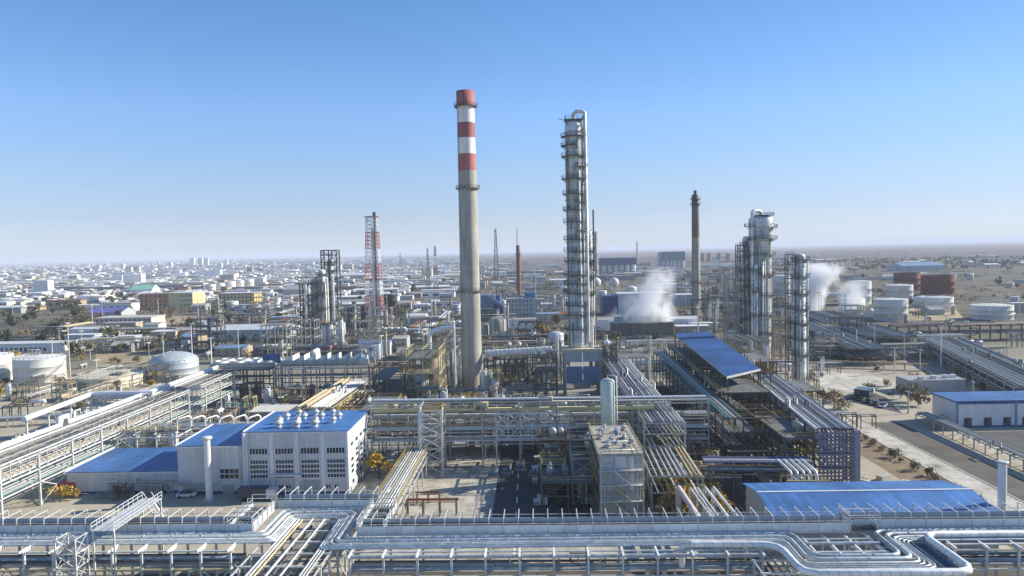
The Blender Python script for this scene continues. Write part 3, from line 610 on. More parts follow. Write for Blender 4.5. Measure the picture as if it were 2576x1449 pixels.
tp = thing('top_davit_platform', 'dark square crane platform on the top of the tallest column', 'platform', (cx-1.4, cy, zt+2.0)); MB().box(-3.2, 3.2, -3.2, 3.2, 0, .25).build('deck', 'dark', tp); MB().rail([(-3.2,-3.2,.25), (3.2,-3.2,.25), (3.2,3.2,.25), (-3.2,3.2,.25), (-3.2,-3.2,.25)], 1.2, 2, .1).build('handrail', 'dark', tp); MB().bar((-3,0,.2), (-5.6,0,1.0), .18).bar((-3,0,.2), (-3,0,2.2), .18).build('davit_arm', 'dark', tp)
column(cx+3.7, cy+.6, zz(873), [(.95, zz(585))], 'bright narrow side column strapped against the tallest column', 'white', [(zz(z), -2, 1.2) for z in (630, 662, 700, 740, 790)], -1.4, [], name='side_column', deckw=1.0)
t = thing('column_table', 'blue panelled steel table carrying the tallest column', 'support structure', (cx, cy, 0)); z1 = zz(873)
me = MB().bar((0,0,0), (0,0,z1-1.2), .9).mesh('leg', 'conc')
for x in (-6.4, 6.4):
    for y in (-5, 5): inst('leg', me, t, (x, y, 0))
MB().box(-7.2, 7.2, -5.8, 5.8, z1-1.2, z1-.02).build('table_top', 'concl', t); MB().box(-7.6, 7.6, -6.1, -5.82, z1-.5, z1-.05).build('edge_beam', 'yelpipe', t)
for zc0, zc1 in ((zz(905), zz(880)), (zz(958), zz(916))):
    for x in (-5.9, .15): MB().box(x, x+5.75, -5.3, -5.2, zc0, zc1).build('wall_panel', 'bluewall' if zc1 < zz(900) else 'wallg', t)
MB().rail([(-7.2,-5.7,z1), (7.2,-5.7,z1), (7.2,5.7,z1), (-7.2,5.7,z1)], 1.1, 2, .1).build('handrail', 'yellow', t)
# slender pole and far column behind it
p = aty(1492, 527, 330); tt = thing('vent_pole', 'thin black vent pole just right of the tallest column', 'vent pipe', (p.x, p.y, 0)); MB().cyl((0,0,0), (0,0,p.z), .38, 8).build('pipe', 'dark', tt); MB().tube([(0,0,p.z*.8), (-3,0,p.z*.8), (-3,0,p.z*.68)], .22, 8).build('branch_pipe', 'dark', tt)
p = at(1500, 705); column(p.x, p.y, 0, [(4.2, zc(640, p.y, 1501)), (3.2, zc(585, p.y, 1501))], 'distant dark column rising behind the tallest column', 'greyp', [zc(v, p.y, 1501) for v in (600, 620, 640, 660, 680)], None, name='distillation_column')

cx, cy = 110.2, 352
zz = lambda v: zc(v, cy, 1918)
column(cx, cy, 0, [(4.8, zz(608)), (5.6, zz(552))], 'wide silver column with a broad head and white riser pipe', 'col', [(zz(600), -3.3, 3.0), (zz(640), -2.9, .4), (zz(690), -2.6, 1.2), (zz(740), -3, .6), (zz(790), -3, .9), (zz(835), -2.8, .4), (zz(572), -1.0, .9), (zz(568), 2.6, 4.0)], -1.3, [(-2.55, .5, .8, 2, zz(534), 'alul'), (-1.75, .4, .45, 2, zz(660), 'alul'), (-2.1, .3, .4, 2, zz(610), 'galv'), (-1.3, .4, .3, 2, zz(700), 'galv')], deckw=2.0, top=.45)
column(cx-7.6, cy-1.2, 0, [(1.5, zz(600))], 'slender pale column pressed against the left of the wide silver column', 'col', [(zz(v), -3.6, .4) for v in (612, 645, 680, 720, 760, 800, 840)], -1.4, [(-2.4, .2, .22, 2, zz(640), 'galvl')], deckw=1.3)
column(cx-4.2, cy-5.6, 0, [(1.0, zz(668))], 'short slender column standing before the wide silver column', 'col', [(zz(v), -3.6, .4) for v in (680, 730, 790, 850)], -1.4, [], deckw=1.1)
steel_frame(cx-11.2, cx-6.3, cy-3, cy+3, [zz(v) for v in (905, 880, 855, 830, 805, 780, 755, 730, 705, 680, 655, 632, 616)], 'tall dark equipment frame hugging the left of the wide silver column', 'dark', bay=3, rails='dark', braces=.7, leg=.36, fill=.8)
steel_frame(cx-17, cx-11.6, cy-4, cy+4, [zz(v) for v in (900, 870, 835, 800, 770, 735, 700)], 'lower dark frame left of the tall equipment frame', 'greyp', bay=3, rails='galv', braces=.6, leg=.3)
steel_frame(cx+3, cx+10, cy-9, cy-6, [zz(v) for v in (890, 860, 830, 800)], 'tan cluttered frame at the right foot of the wide silver column', 'tan', bay=3.5, rails='yellow', braces=.6, leg=.4)
tp = thing('top_davit_platform', 'dark service platform on the broad head of the wide silver column', 'platform', (cx+1, cy, zz(553)+1.9)); MB().ringdeck(.2, 5.2, .3, .25, 20).build('deck', 'dark', tp); MB().ringrail(5.1, .3, 16, 0, 2*PI, 1.2, .12).build('handrail', 'dark', tp)
cx, cy = 105.3, 290
zz = lambda v: zc(v, cy, 2010)
column(cx+.8, cy, 0, [(2.15, zz(800)), (1.95, zz(647))], 'slim silver column at right with a dark side ladder frame', 'col', [(z, 2.2, 6.8) for z in [zz(v) for v in (652, 695, 738, 776, 812, 850, 890)]], -2.5, [(-.25, .2, .3, 2, zz(655), 'alul'), (2.6, .6, .35, 2, zz(650), 'alul'), (-2.9, .8, .25, 2, zz(690), 'white'), (-2.0, .3, .3, 2, zz(720), 'galv')], deckw=1.6)
steel_frame(cx-4.6, cx-1.8, cy-1.6, cy+1.6, [zz(v) for v in (910, 880, 850, 812, 776, 738, 700, 665, 640)], 'tall narrow dark stair frame left of the slim right column', 'dark', bay=3, rails='dark', braces=.6, leg=.25, name='stair_tower')

# left process tower
p = at(820, 872); cx, cy = p.x, p.y
zz = lambda v: zc(v, cy, 820)
column(cx-1, cy, zz(812), [(2.3, zz(684))], 'white vertical reactor in the left process tower', 'alul', [zz(690), zz(740), zz(775)], -1.5, [(.3, .3, .5, zz(810), zz(700), 'white')], name='reactor')
steel_frame(cx-7, cx+7, cy-6, cy+6, [zz(v) for v in (850, 826, 812)], 'grey steel base frame of the left process tower', 'galv', bay=4.6, fill=.9)
steel_frame(cx-2, cx+7.4, cy+3, cy+10, [zz(v) for v in (850, 812, 775, 735, 705, 682, 660, 642, 630)], 'open steel tower with dark top deck behind the white reactor', 'dark', bay=4.7, rails='dark', fill=.8, braces=.8, leg=.6)
column(cx+3.2, cy+5, 0, [(1.7, zz(655))], 'slim grey column inside the open steel tower', 'col', [zz(v) for v in (665, 700, 740, 780)], -1.5, [])
column(cx-5.5, cy+2, 0, [(1.3, zz(700))], 'slim pale column just left of the white reactor', 'col', [zz(v) for v in (712, 750, 790)], -1.5, [])
steel_frame(cx-6, cx+1.5, cy-6, cy-3.4, [zz(v) for v in (850, 812, 775, 740, 710)], 'dark ladder frame in front of the white reactor', 'dark', bay=3.8, rails='dark', fill=.5, braces=.7, leg=.45)
steel_frame(cx-16, cx-6, cy+4, cy+16, [zz(v) for v in (850, 820, 795, 770, 745, 715)], 'dark brown open frame left of the white reactor', 'brown', bay=5, rails='brown', fill=.8, braces=.8, leg=.6)
steel_frame(cx+6, cx+12, cy-7, cy-2, [zz(v) for v in (858, 842, 826)], 'low white valve frame right of the white reactor', 'white', bay=3, fill=.4)
for i, (du, v0, v1, r) in enumerate(((-46, 795, 715, .5), (22, 800, 700, .5), (37, 850, 800, 1.3), (-5, 870, 828, 1.6), (8, 870, 826, 1.6), (-20, 870, 826, 1.2))):
    x = aty(820+du, 800, cy-5).x; vessel_v(x, cy-8+i, r, zz(v1)-zz(v0)+4, ('slim pale vessel', 'by the left process tower'), 'alul', max(0, zz(v0)-4) if v0 < 860 else 0, plat=r > 1)

G['pinkred'] = mat('faded_pink_paint', (.50,.22,.22), .6, 0, .15)
# lattice flare stack
p = at(944, 822); fx, fy = p.x, p.y; zz = lambda v: zc(v, fy, 922)
t = thing('flare_stack', 'red and white lattice flare stack with a dark central pipe', 'flare stack', (fx, fy, 0)); hz = zz(545); n = 7
for i in range(n):
    w0, w1 = 13-(13-7.5)*i/n, 13-(13-7.5)*(i+1)/n; lattice(t, 'lattice_section', w0, w1, hz*i/n, hz*(i+1)/n, 4, 'pinkred' if i % 2 == 1 else 'white', .48)
MB().cyl((0,0,0), (0,0,hz*.9), 1.3, 12, 1.0).build('flare_pipe', 'white', t); MB().cyl((1.9,0,0), (1.9,0,hz+2), .7, 10).build('flare_pipe', 'dark', t); MB().cyl((1.9,0,hz), (1.9,0,zz(534)), 1.3, 10).build('flare_tip', 'dark', t)
MB().box(-5, 5, -5, 5, hz-.3, hz).build('top_platform', 'red', t)
# black domed tanks
p = at(902, 822); tank(p.x, p.y, 12.0, zc(785, p.y, 902), 'black domed storage tank left of the lattice flare stack', 'tankd', 'dome', a_st=5)
p = at(982, 789); tank(p.x, p.y, 6.6, zc(741, p.y, 982), 'tall black tank right of the lattice flare stack', 'tankd', 'cone', a_st=5)

# ---------------------------------------------------------------- blue roofed building on the left, three blocks
def block(x0, x1, y0, y1, h, label, cat='building'):
    t = thing('workshop_building', label, cat, ((x0+x1)/2, y0, 0)); a = (x1-x0)/2; d = y1-y0
    MB().box(-a, a, 0, d, 0, h).build('wall', 'wall', t)
    r_ = MB().quad((-a-.25,-.3,h+.12), (a+.25,-.3,h+.12), (a+.25,d+.3,h+.32), (-a-.25,d+.3,h+.32)).quad((-a-.25,-.3,h+.003), (-a-.25,d+.3,h+.003), (a+.25,d+.3,h+.003), (a+.25,-.3,h+.003)).quad((-a-.25,-.3,h+.003), (a+.25,-.3,h+.003), (a+.25,-.3,h+.12), (-a-.25,-.3,h+.12)).quad((a+.25,-.3,h+.003), (a+.25,d+.3,h+.003), (a+.25,d+.3,h+.32), (a+.25,-.3,h+.12)).quad((-a-.25,d+.3,h+.003), (-a-.25,-.3,h+.003), (-a-.25,-.3,h+.12), (-a-.25,d+.3,h+.32)).build('roof', 'blueroof', t)
    MB().bar((-a-.3,-.3,h+.22), (-a-.3,d+.3,h+.42), .25, .3).build('edge_flashing', 'wallw', r_)
    MB().bar((-a,-.12,h-.25), (a,-.12,h-.25), .12, .35).build('gutter', 'wallw', t)
    MB().box(-a-.02, a+.02, -.06, -.003, 0.02, .7).build('plinth', 'darkblue', t)
    return t
TY = 166.0
A = block(-110, -83.1, TY+1, TY+21, 5.3, 'low white workshop annex with a bright blue roof at far left')
window_band(A, 7.2, 8.8, 1.6, 3.2, 0, 2)
MB().box(-3.6, -1.2, -.14, -.004, .02, 3.0).build('door', 'wallg', A); MB().box(1.4, 2.5, -.14, -.004, .02, 2.3).build('door', 'wallg', A)
MB().box(-4.4, -1.0, -1.0, -.15, 3.2, 3.4).build('canopy', 'wallw', A)
Bk = block(-83, -66.6, TY, TY+19.8, 11.4, 'middle white workshop block with a shaded blue roof behind the round flue')
window_band(Bk, 1.6, 6.2, 3.6, 6.0, 0, 4); MB().bar((1.6,-.14,4.8), (6.2,-.14,4.8), .25, .12).build('window_transom', 'white', Bk)
MB().box(2.2, 4.8, -.14, -.004, .02, 2.2).build('door', 'wallg', Bk)
MB().ladder((7.0,-.5,0), (7.0,-.5,11.6), (1,0,0), .6, .08).build('ladder', 'galv', Bk)
Ck = block(-66.5, -42.6, TY-1, TY+19, 14.7, 'tallest white workshop block with rows of windows and roof fans')
for i in range(5):
    x = -11.95+23.9*i/4
    if i in (0, 2, 4): MB().box(x-(.0 if i == 0 else .55), x+(.0 if i == 4 else .55), -.5, -.002, .02, 14.6).build('pilaster', 'wallw', Ck)
    else: MB().box(x-.45, x+.45, -.12, -.002, .72, 14.3).build('wall_panel', 'wallw', Ck)
for i in range(4):
    xc = -11.95+23.9*(i+.5)/4
    window_band(Ck, xc-2.15, xc+2.15, 9.5, 10.9, 0, 6)
    for k in range(4): window_band(Ck, xc-2.15, xc+2.15, 3.9+k*1.12, 3.9+k*1.12+.92, 0, 6)
MB().box(1.4, 5.0, -.2, -.004, .02, 3.2).build('gate', 'wallg', Ck)
for x0 in (-4.6, -2.9, 6.4, 8.3): window_band(Ck, x0, x0+1.3, 1.4, 2.3, 0, 2)
MB().tube([(-6.6,-.9,0), (-6.6,-.9,4.2), (-6.0,-.9,4.7), (.6,-.9,4.7), (1.0,-.9,4.3), (1.0,-.9,3.6)], .26, 8).build('duct', 'wallw', Ck)
MB().tube([(-12.1,-.55,14.6), (-12.1,-.55,2.6), (-11.9,-1.0,2.0), (-11.9,-1.4,.2)], .35, 10).build('downpipe', 'wallw', Ck)
a_ = 11.95
for (y0, z0, wd, hh) in [(y, z, 1.9, .75) for z in (10.6, 8.2, 7.0, 5.4, 4.2) for y in (2.0, 6.6, 11.0, 14.6) if not (z == 8.2 and y == 2.0)]+[(2.5,1.6,1.6,.9), (9.5,2.2,2.6,1.3)]:
    f = MB().box(a_+.005, a_+.07, y0-.08, y0+wd+.08, z0-.08, z0+hh+.08).build('window', 'wallw', Ck); MB().box(a_+.075, a_+.1, y0, y0+wd, z0, z0+hh).build('pane', 'glass', f)
def roof_fan(x, y, z, label, s_=1.0):
    t = thing('roof_fan', label, 'roof fan', (x, y, z), 0, 'fans on the tall blue roof'); t.scale = (s_, s_, s_)
    MB().lathe([(.62, 0), (.62, .55)], 14).build('base_duct', 'galvl', t); MB().lathe([(.5, .55), (.95, .8), (.95, 1.15), (.6, 1.5), (.01, 1.62)], 16).build('cowl', 'galvl', t)
    MB().box(-.3, .3, -.3, .3, 1.5, 1.95).build('motor', 'galv', t)
    return t
for r_i, (yy, n_) in enumerate(((3.6, 3), (7.5, 4), (11.6, 4), (15.4, 3))):
    for j in range(n_):
        roof_fan(-66.5+5.2+(1.4 if n_ == 3 else 0)+j*4.3+.35*r_i, TY-1+yy, 14.7+.14+yy*.014, ('galvanised fan in the %s row' % ('front', 'second', 'third', 'rear')[r_i], 'on the tall blue roof'), 1.15 if r_i == 0 else .9)
t = thing('boiler_flue', 'tall round pale flue standing in front of the middle workshop block', 'flue', (at(527,1258).x, at(527,1258).y, 0)); zf = aty(520, 1098, at(527,1258).y).z
MB().cyl((0,0,.4), (0,0,zf-.5), .78, 18, .68).build('pipe', 'alul', t); MB().lathe([(.68, zf-.7), (1.15, zf-.5), (1.15, zf-.15), (.7, zf), (.01, zf)], 18).build('rain_cap', 'alul', t); MB().box(-1.2, 1.2, -1.2, 1.2, 0, .4).build('footing', 'concl', t)
t = thing('flue_duct', 'dark sloping duct running from the annex to the round flue', 'duct', (at(400,1245).x, TY-1.6, 0)); MB().tube([(-4.8,1.6,3.6), (-4.2,0,3.6), (4.5,0,3.6), (8.2,0,2.2), (13.0,0,2.2)], .38, 10).build('duct', 'greyp', t)
for x in (-3.5, 0.5, 4.2, 8.6): MB().bar((x,0,0), (x,0,3.3 if x < 5 else 1.9), .2).build('support', 'galv', t)
lamp_post(*at(632,1062,13.8).xy, 15.5, 'white capped vent post rising behind the tall blue roof', m_='tankw') if False else None

# ---------------------------------------------------------------- right hand buildings
t = shed(43, 82.2, 129.5, 147.8, 6.7, 'long low warehouse with a large plain blue roof at lower right', 'wallg', 'blueroof', 'gable', 1.3, over=.6, cat='warehouse', name='warehouse', trim='roofw', doors=[(60,64,3.5,'wallg')])
t = thing('vent_stack', 'thick grey vent stack standing at the right end of the warehouse', 'vent stack', (aty(2521, 1230, 133.5).x, 133.5, 0)); zs_ = aty(2521, 1160, 133.5).z
MB().cyl((0,0,.3), (0,0,zs_-.35), .72, 18).build('pipe', 'white', t); MB().lathe([(.74, zs_-.36), (1.0, zs_-.3), (1.0, zs_-.05), (.7, zs_), (.01, zs_)], 18).build('cap', 'galvl', t); MB().box(-1.1, 1.1, -1.1, 1.1, 0, .3).build('footing', 'conc', t)
t = shed(125, 172, 217, 230, 7.6, 'long white hall with blue trim and four dark doors at right', 'wallw', 'blueroof', 'flat', cat='hall', name='white_hall', trim='darkblue', over=.5)
for x in (-23.3, -6.2, 12.0): MB().box(x-.25, x+.25, -6.75, -6.502, .02, 7.5).build('blue_pilaster', 'bluewall', t)
MB().box(-23.5, 23.5, -6.72, -6.503, 6.9, 7.55).build('fascia', 'blueroof', t)
MB().box(-23.5, 23.5, -6.6, -6.504, .02, .5).build('plinth', 'darkblue', t)
for x in (-20.2, -14.4, -8.8, -3.2, 3, 9): d = MB().box(x-1.1, x+1.1, -6.64, -6.505, .52, 2.9).build('door', 'dark', t); MB().box(x-.85, x-.05, -6.68, -6.645, 1.3, 2.6).build('door_pane', 'glass', d)
t = thing('entrance_portal', 'small grey portal frame by the left wall of the white hall', 'portal', (124.2, 219.5, 0)); MB().bar((-1.5,-2,0), (-1.5,-2,3), .2).bar((-1.5,2,0), (-1.5,2,3), .2).bar((-1.5,-2.1,3), (-1.5,2.1,3), .2).bar((-1.5,2,3), (0,2,3), .2).build('frame', 'greyp', t)
a, b_ = at(2288,990), at(2436,990)
t = shed(a.x, b_.x, a.y, a.y+10, 4.6, 'low flat grey utility block with rooftop boxes behind the white hall', 'wallg', 'roofg', 'flat', cat='utility block', over=.1)
for dx in (-6, -1, 4, 7): MB().box(dx, dx+1.6, -3+dx*.2, -1.4+dx*.2, 4.9, 6.0).build('rooftop_unit', 'alul', t)

# concrete topped tower
cx0, cx1, cy0, cy1, ch = 13.6, 21.8, 148.5, 172, 13.2
t = thing('process_tower', 'four storey tower with a concrete roof slab and zigzag stairs on its front', 'process building', ((cx0+cx1)/2, cy0, 0)); a = (cx1-cx0)/2; d = cy1-cy0
MB().box(-a, a, 0, d, 0, ch-.5).build('wall', 'wallg', t); MB().box(-a-.5, a+.5, -.5, d+.3, ch-.5, ch).build('roof_slab', 'conc', t)
for x0, x1, z0, z1, mm in ((-a+.2, a-1.4, 9.2, 12.6, 'wall'), (-a+.2, a-1.4, 5.4, 9.0, 'wall'), (-a+.2, a-1.4, .5, 5.2, 'wallg')): MB().box(x0, x1, -.08, -.003, z0, z1).build('cladding_panel', mm, t)
for z in (3.6, 6.9, 10.0): fl = MB().box(-a, a+.4, -1.6, -.1, z-.12, z).build('landing', 'galvl', t); MB().rail([(-a,-1.55,z), (a+.4,-1.55,z)], 1.1, 1.5, .07).build('handrail', 'galvl', fl)
for i, z in enumerate((.2, 3.6, 6.9)):
    s_ = 1 if i % 2 == 0 else 1; q = MB(); zt_ = (3.6, 6.9, 10.0)[i]
    for yy in (-1.5, -.5): q.bar((-1.6,yy,zt_), (1.9,yy,z), .14, .25)
    for k in range(12): q.box(-1.6+3.5*(k+.3)/12, -1.6+3.5*(k+1)/12, -1.5, -.5, zt_-(zt_-z)*(k+.6)/12, zt_-(zt_-z)*(k+.6)/12+.06)
    q.build('stair_flight', 'yelpipe' if i != 2 else 'galvl', t)
for x in (-a-.1, a+.25): MB().bar((x,-1.55,0), (x,-1.55,ch+.9), .22).build('post', 'galvl', t)
MB().rail([(-a-.4,-.4,ch), (a+.4,-.4,ch), (a+.4,d+.2,ch), (-a-.4,d+.2,ch), (-a-.4,-.4,ch)], 1.1, 2.2, .08).build('handrail', 'yelpipe', t)
for z in (3.4, 6.7, 9.8, 12.5): MB().bar((-a-.2,-.2,z), (a+.2,-.2,z), .22, .24).build('floor_beam', 'yelpipe' if z < 12 else 'galvl', t)
for x in (-a-.15, -a/3, a/3, a+.15): MB().bar((x,-.34,0), (x,-.34,ch-.52), .2, .2).build('post', 'tan', t)
for y in (1.5, 6.5, 11.5, 16.5, 21.5):
    for x in (-a-.14, a+.14): MB().bar((x,y,0), (x,y,ch-.52), .24, .24).build('post', 'tan', t)
for z in (3.5, 6.8, 9.9):
    for x in (-a-.8, a+.8): fl = MB().box(min(x, x*.84), max(x, x*.84), .2, d-.4, z-.1, z).build('side_landing', 'grate', t); MB().rail([(x,.2,z), (x,d-.4,z)], 1.1, 2, .08).build('handrail', 'yellow', fl)
for k, (x, r) in enumerate(((-3.4,.16), (-2.9,.1), (1.1,.13), (3.3,.18), (3.8,.1))): MB().tube([(x,-.6,0), (x,-.6,ch-1.5-k*.9), (x+.2,-.6,ch-1-k*.9), (x+.9,-.6,ch-1-k*.9)], r, 7).build('pipe', ('alul','yelpipe','galvl','alu','tan')[k], t)
for k in range(6): MB().tube([(-3.4+k*.3,1.2+k*3.4,ch+.35), (3.2-k*.2,1.2+k*3.4,ch+.35), (3.2-k*.2,2.4+k*3.4,ch+.35)], .12, 6).build('roof_pipe', ('alul','tan','galvl')[k % 3], t)
for i, (x, y, sx, sy, h_) in enumerate(((3.0,6.5,1.2,1.2,1.5), (-.2,6.2,1.6,1.0,.7), (-3.2,11.5,.8,2.2,1.3), (.6,13.4,1.4,1.0,1.6), (3,19,1.2,2.0,1.2), (-1.6,20,1.6,1.2,.9), (-2.2,4,1.4,2.2,.9), (1.2,3.2,1.0,1.6,1.2), (-1,9,2.2,1.6,1.1), (2,11,1.2,2.6,.8), (-2.6,15,1.2,1.2,1.6), (1.0,16.5,2.2,1.4,1.0))):
    q = thing('pump_set', ('small roof pump set', 'on the slab of the concrete topped tower'), 'pump', ((cx0+cx1)/2+x, cy0+y, ch)); MB().box(-sx/2, sx/2, -sy/2, sy/2, 0, .25).build('base', 'conc', q); MB().cyl((0,-sy*.4,.25+h_*.4), (0,sy*.1,.25+h_*.4), h_*.38, 10).build('motor', 'bluewall' if i % 2 else 'galv', q); MB().tube([(0,sy*.3,.25), (0,sy*.3,h_), (sx*.4,sy*.3,h_+.2), (sx*.4,sy*.3,.25)], .13, 8).build('pipe', 'alul', q)
p = aty(1530, 1060, 176); vessel_v(p.x, 176.5, 1.75, 23.6, 'tall pale green upright vessel behind the concrete topped tower', mat('pale_green_cladding', (.48, .55, .52), .42, .2, .08), 0, leg=9.5, plat=False)
steel_frame(p.x-3, p.x+3, 174, 180, [5, 9.4], 'steel support frame carrying the tall pale green vessel', 'galv', bay=3.2, fill=1)
p = at(1487, 1120, 8); vessel_h(p.x, p.y+2, 1.5, 5, 'white domed drum left of the concrete topped tower', 'alul', 6.5, .6, PI/2)
steel_frame(8.2, 13.2, 156, 176, [3.4, 6.3, 10], 'greenish cluttered frame left of the concrete topped tower', 'greyp', bay=4.5, fill=.8, rails='yellow')

# cooling tower, sign building, grain stores
a, b_ = at(1541,851), at(1698,851); cyt = a.y
t = thing('cooling_tower', 'long timber clad cooling tower giving off steam behind the pipe racks', 'cooling tower', ((a.x+b_.x)/2, cyt+7, 0)); hw = (b_.x-a.x)/2; hh = zc(812, cyt, 1620)
MB().box(-hw, hw, -7, 7, 1.2, hh).build('wall', 'wood', t)
MB().box(-hw-.6, hw+.6, -7.6, 7.6, hh+.002, hh+.5).build('deck', 'concl', t)
for i in range(12): MB().box(-hw+2*hw*i/11-.25, -hw+2*hw*i/11+.25, -7.25, -7.003, 1.2, hh-.02).build('post', 'wood', t)
for i in range(4): MB().lathe([(3.6, hh+.5), (3.1, hh+2.0), (3.4, hh+3.6), (3.2, hh+3.6), (2.9, hh+2.0), (3.2, hh+.6)], 20, (-hw+5+i*(2*hw-10)/3, 0, 0)).build('fan_stack', 'greyp', t)
MB().box(-hw-.5, hw+.5, -7.5, 7.5, 0, 1.2).build('basin', 'conc', t)
a, b_ = at(1556,792), at(1690,792)
t = shed(a.x, b_.x, a.y, a.y+24, zc(739, a.y, 1600), 'pale grey works hall with dark lettering half hidden by steam', 'wallteal', 'roofw', 'flat', cat='works hall', name='lettered_hall', over=.2)
fc = bpy.data.curves.new('lettering', 'FONT'); fc.body = 'Ртэмо'; fc.size = 6.5; fc.extrude = .08; fo = bpy.data.objects.new('tmp_text', fc)
me = bpy.data.meshes.new_from_object(fo); bpy.data.objects.remove(fo); me.materials.clear(); me.materials.append(G['letter'])
o = inst('lettering', me, t); o.rotation_euler = (PI/2, 0, 0); o.location = (-(b_.x-a.x)/2+9, -12.1, zc(770, a.y, 1600))
MB().box(-(b_.x-a.x)/2-13, -(b_.x-a.x)/2-.02, -11, 11, 0, zc(745, a.y, 1540)).build('side_wing', 'darkblue', t)
for u0, u1, vb, vt, vr, rm, lab, ns, uu in ((1497,1612,689,667,649,'darkblue','long blue roofed silo hall with white silos under it',7,None), (1664,1735,673,656,633,'green','green topped grain store with white silos under it',6,None)):
    a, b_ = at(u0,vb), at(u1,vb); t = thing('silo_hall', lab, 'silo hall', ((a.x+b_.x)/2, a.y, 0)); hw = (b_.x-a.x)/2; z1 = zc(vt, a.y, (u0+u1)/2); z2 = zc(vr, a.y, (u0+u1)/2)
    for i in range(ns): MB().lathe([(hw/ns*.82, 0), (hw/ns*.82, z1*1.02)], 16, (-hw+2*hw*(i+.5)/ns, 0, 0)).build('silo', 'tankw', t)
    MB().box(-hw*.98, hw*.98, hw/ns*.9, hw/ns*2+8, 0, z1*.98).build('wall', 'wallg', t)
    MB().box(-hw, hw, -hw/ns*.9, hw/ns*2+10, z1*1.02, z2).build('roof_gallery', rm, t)
    MB().box(-hw*1.25, -hw*1.002, 0, 14, 0, z2*.96).build('elevator_tower', rm if rm == 'darkblue' else 'wallg', t)
p = at(1603, 650); q = thing('chimney_far', 'slim distant chimney rising above the blue silo hall', 'chimney', (p.x, p.y, 0)); q.name = 'distant_chimney'; MB().cyl((0,0,0), (0,0,zc(608, p.y, 1602)), 6, 12, 4).build('shaft', 'chim', q)
for i, u in enumerate((1784, 1809, 1832, 1768)):
    p = at(u, 657); hh = zc(637, p.y, u); q = thing('hyperbolic_tower', ('dark distant cooling tower', 'right of the brown topped chimney'), 'cooling tower', (p.x, p.y, 0), 0, 'distant cooling towers'); MB().lathe([(11, 0), (8.6, hh*.55), (7.8, hh*.8), (8.2, hh)], 20).build('shell', 'brown', q)

# blue process plant and grey block behind the chimney
a, b_ = at(1211,797), at(1266,797); y_ = a.y
t = thing('process_plant', 'bright blue process plant with a sloping conveyor behind the striped chimney', 'process plant', ((a.x+b_.x)/2, y_, 0)); hw = (b_.x-a.x)/2; h1 = zc(742, y_, 1240)
MB().box(-hw, hw*.2, 0, 9, 0, h1).build('wall', 'bluewall', t); MB().box(hw*.2+.02, hw, 1, 8, 0, h1*.62).build('side_wall', 'darkblue', t); MB().bar((-hw*.4,-1.4,h1*.95), (hw*1.15,-1.4,h1*.42), 2.6, 2.4).build('conveyor', 'bluewall', t); MB().cyl((hw*.6,3,h1*.62), (hw*.6,3,h1*.98), 2.4, 14).build('hopper', 'blueroof', t)
for x in (-hw*.7, 0, hw*.6, hw): MB().bar((x,-1.4,0), (x,-1.4,h1*.45), .4).build('leg', 'bluewall', t)
a, b_ = at(1275,802), at(1352,802); h1 = zc(752, a.y, 1310)
t = shed(a.x, b_.x, a.y, a.y+13, h1, 'grey four storey office block at the foot of the brown brick stack', 'wallg', 'roofg', 'flat', cat='office block', name='office_block', wins=[(a.x+1.2+k*3, a.x+2.8+k*3, z, z+h1*.11, 1) for k in range(int((b_.x-a.x-2)/3)) for z in (h1*.14, h1*.38, h1*.62, h1*.83)])
MB().box(2, 11, -3, 4, h1+.31, h1+4.5).build('rooftop_plant_room', 'blueroof', t)
p = at(1252, 864); q = vessel_v(p.x, p.y, 5.0, zc(797, p.y, 1252), 'fat grey silo standing between striped chimney and office block', 'chim', 0, leg=4.5, plat=False, name='cement_silo')
p = at(1222, 862); vessel_v(p.x, p.y, 2.2, zc(815, p.y, 1222), 'narrow grey silo just right of the striped chimney', 'conc', 0, leg=3, plat=False, name='cement_silo')

# ---------------------------------------------------------------- storage tanks
def tank_at(u0, u1, vb, vt, label, *a, **k):
    p = at((u0+u1)/2, vb); q = at(u1, vb); r = (q-p).length; y = p.y+r*.9; dx = p.x/p.y
    return tank(p.x+dx*r*.9, y, r*y/p.y, zc(vt, y, (u0+u1)/2), label, *a, **k)
tank_at(2198, 2283, 808, 752, 'white tank with a diagonal stair shadow nearest the long brown rack', 'tankw', a_st=4.2)
tank_at(2227, 2297, 758, 717, 'white tank in front of the left rusty tank', 'tankw')
tank_at(2131, 2192, 766, 707, 'tall white tank partly veiled by the right steam plume', 'tankw')
tank_at(2110, 2175, 786, 750, 'lower white tank standing in the right steam plume', 'tankw')
tank_at(2327, 2398, 786, 747, 'white tank with shrubs at its foot in front of the right rusty tank', 'tankw')
tank_at(2442, 2547, 806, 767, 'wide pale tank at the far right end of the tank farm', 'tankw')
tank_at(1945, 1988, 744, 693, 'white tank glimpsed between the two silver columns', 'tankw')
tank_at(2247, 2315, 731, 686, 'left one of two big rusty red tanks', 'tankr', 'float')
tank_at(2315, 2402, 743, 692, 'right and larger one of two big rusty red tanks', 'tankr', 'float')
tank_at(50, 155, 968, 898, 'round white tank with vertical pipes beside the tall lamp post', 'tankw', 'cone', a_st=5.2)
tank_at(-78, 22, 965, 893, 'white tank cut off by the left edge of the picture', 'tankw', 'cone')
tank_at(212, 358, 978, 941, 'low wide cream tank between round white tank and domed tank', 'tanky', 'cone', rm='tanky')
tank_at(388, 494, 960, 908, 'pale blue grey domed tank with a bright sunlit edge', 'tankb', 'dome', rm='tankb')
for k, (u0, u1, vb, vt, mm) in enumerate(((520,540,735,715,'tankw'), (545,563,733,712,'tankw'), (568,590,731,708,'tankw'), (596,612,729,705,'tankw'), (616,636,727,702,'tankw'))): tank_at(u0, u1, vb, vt, ('small white tank', 'in the row behind the cream block'), mm, rail=False)
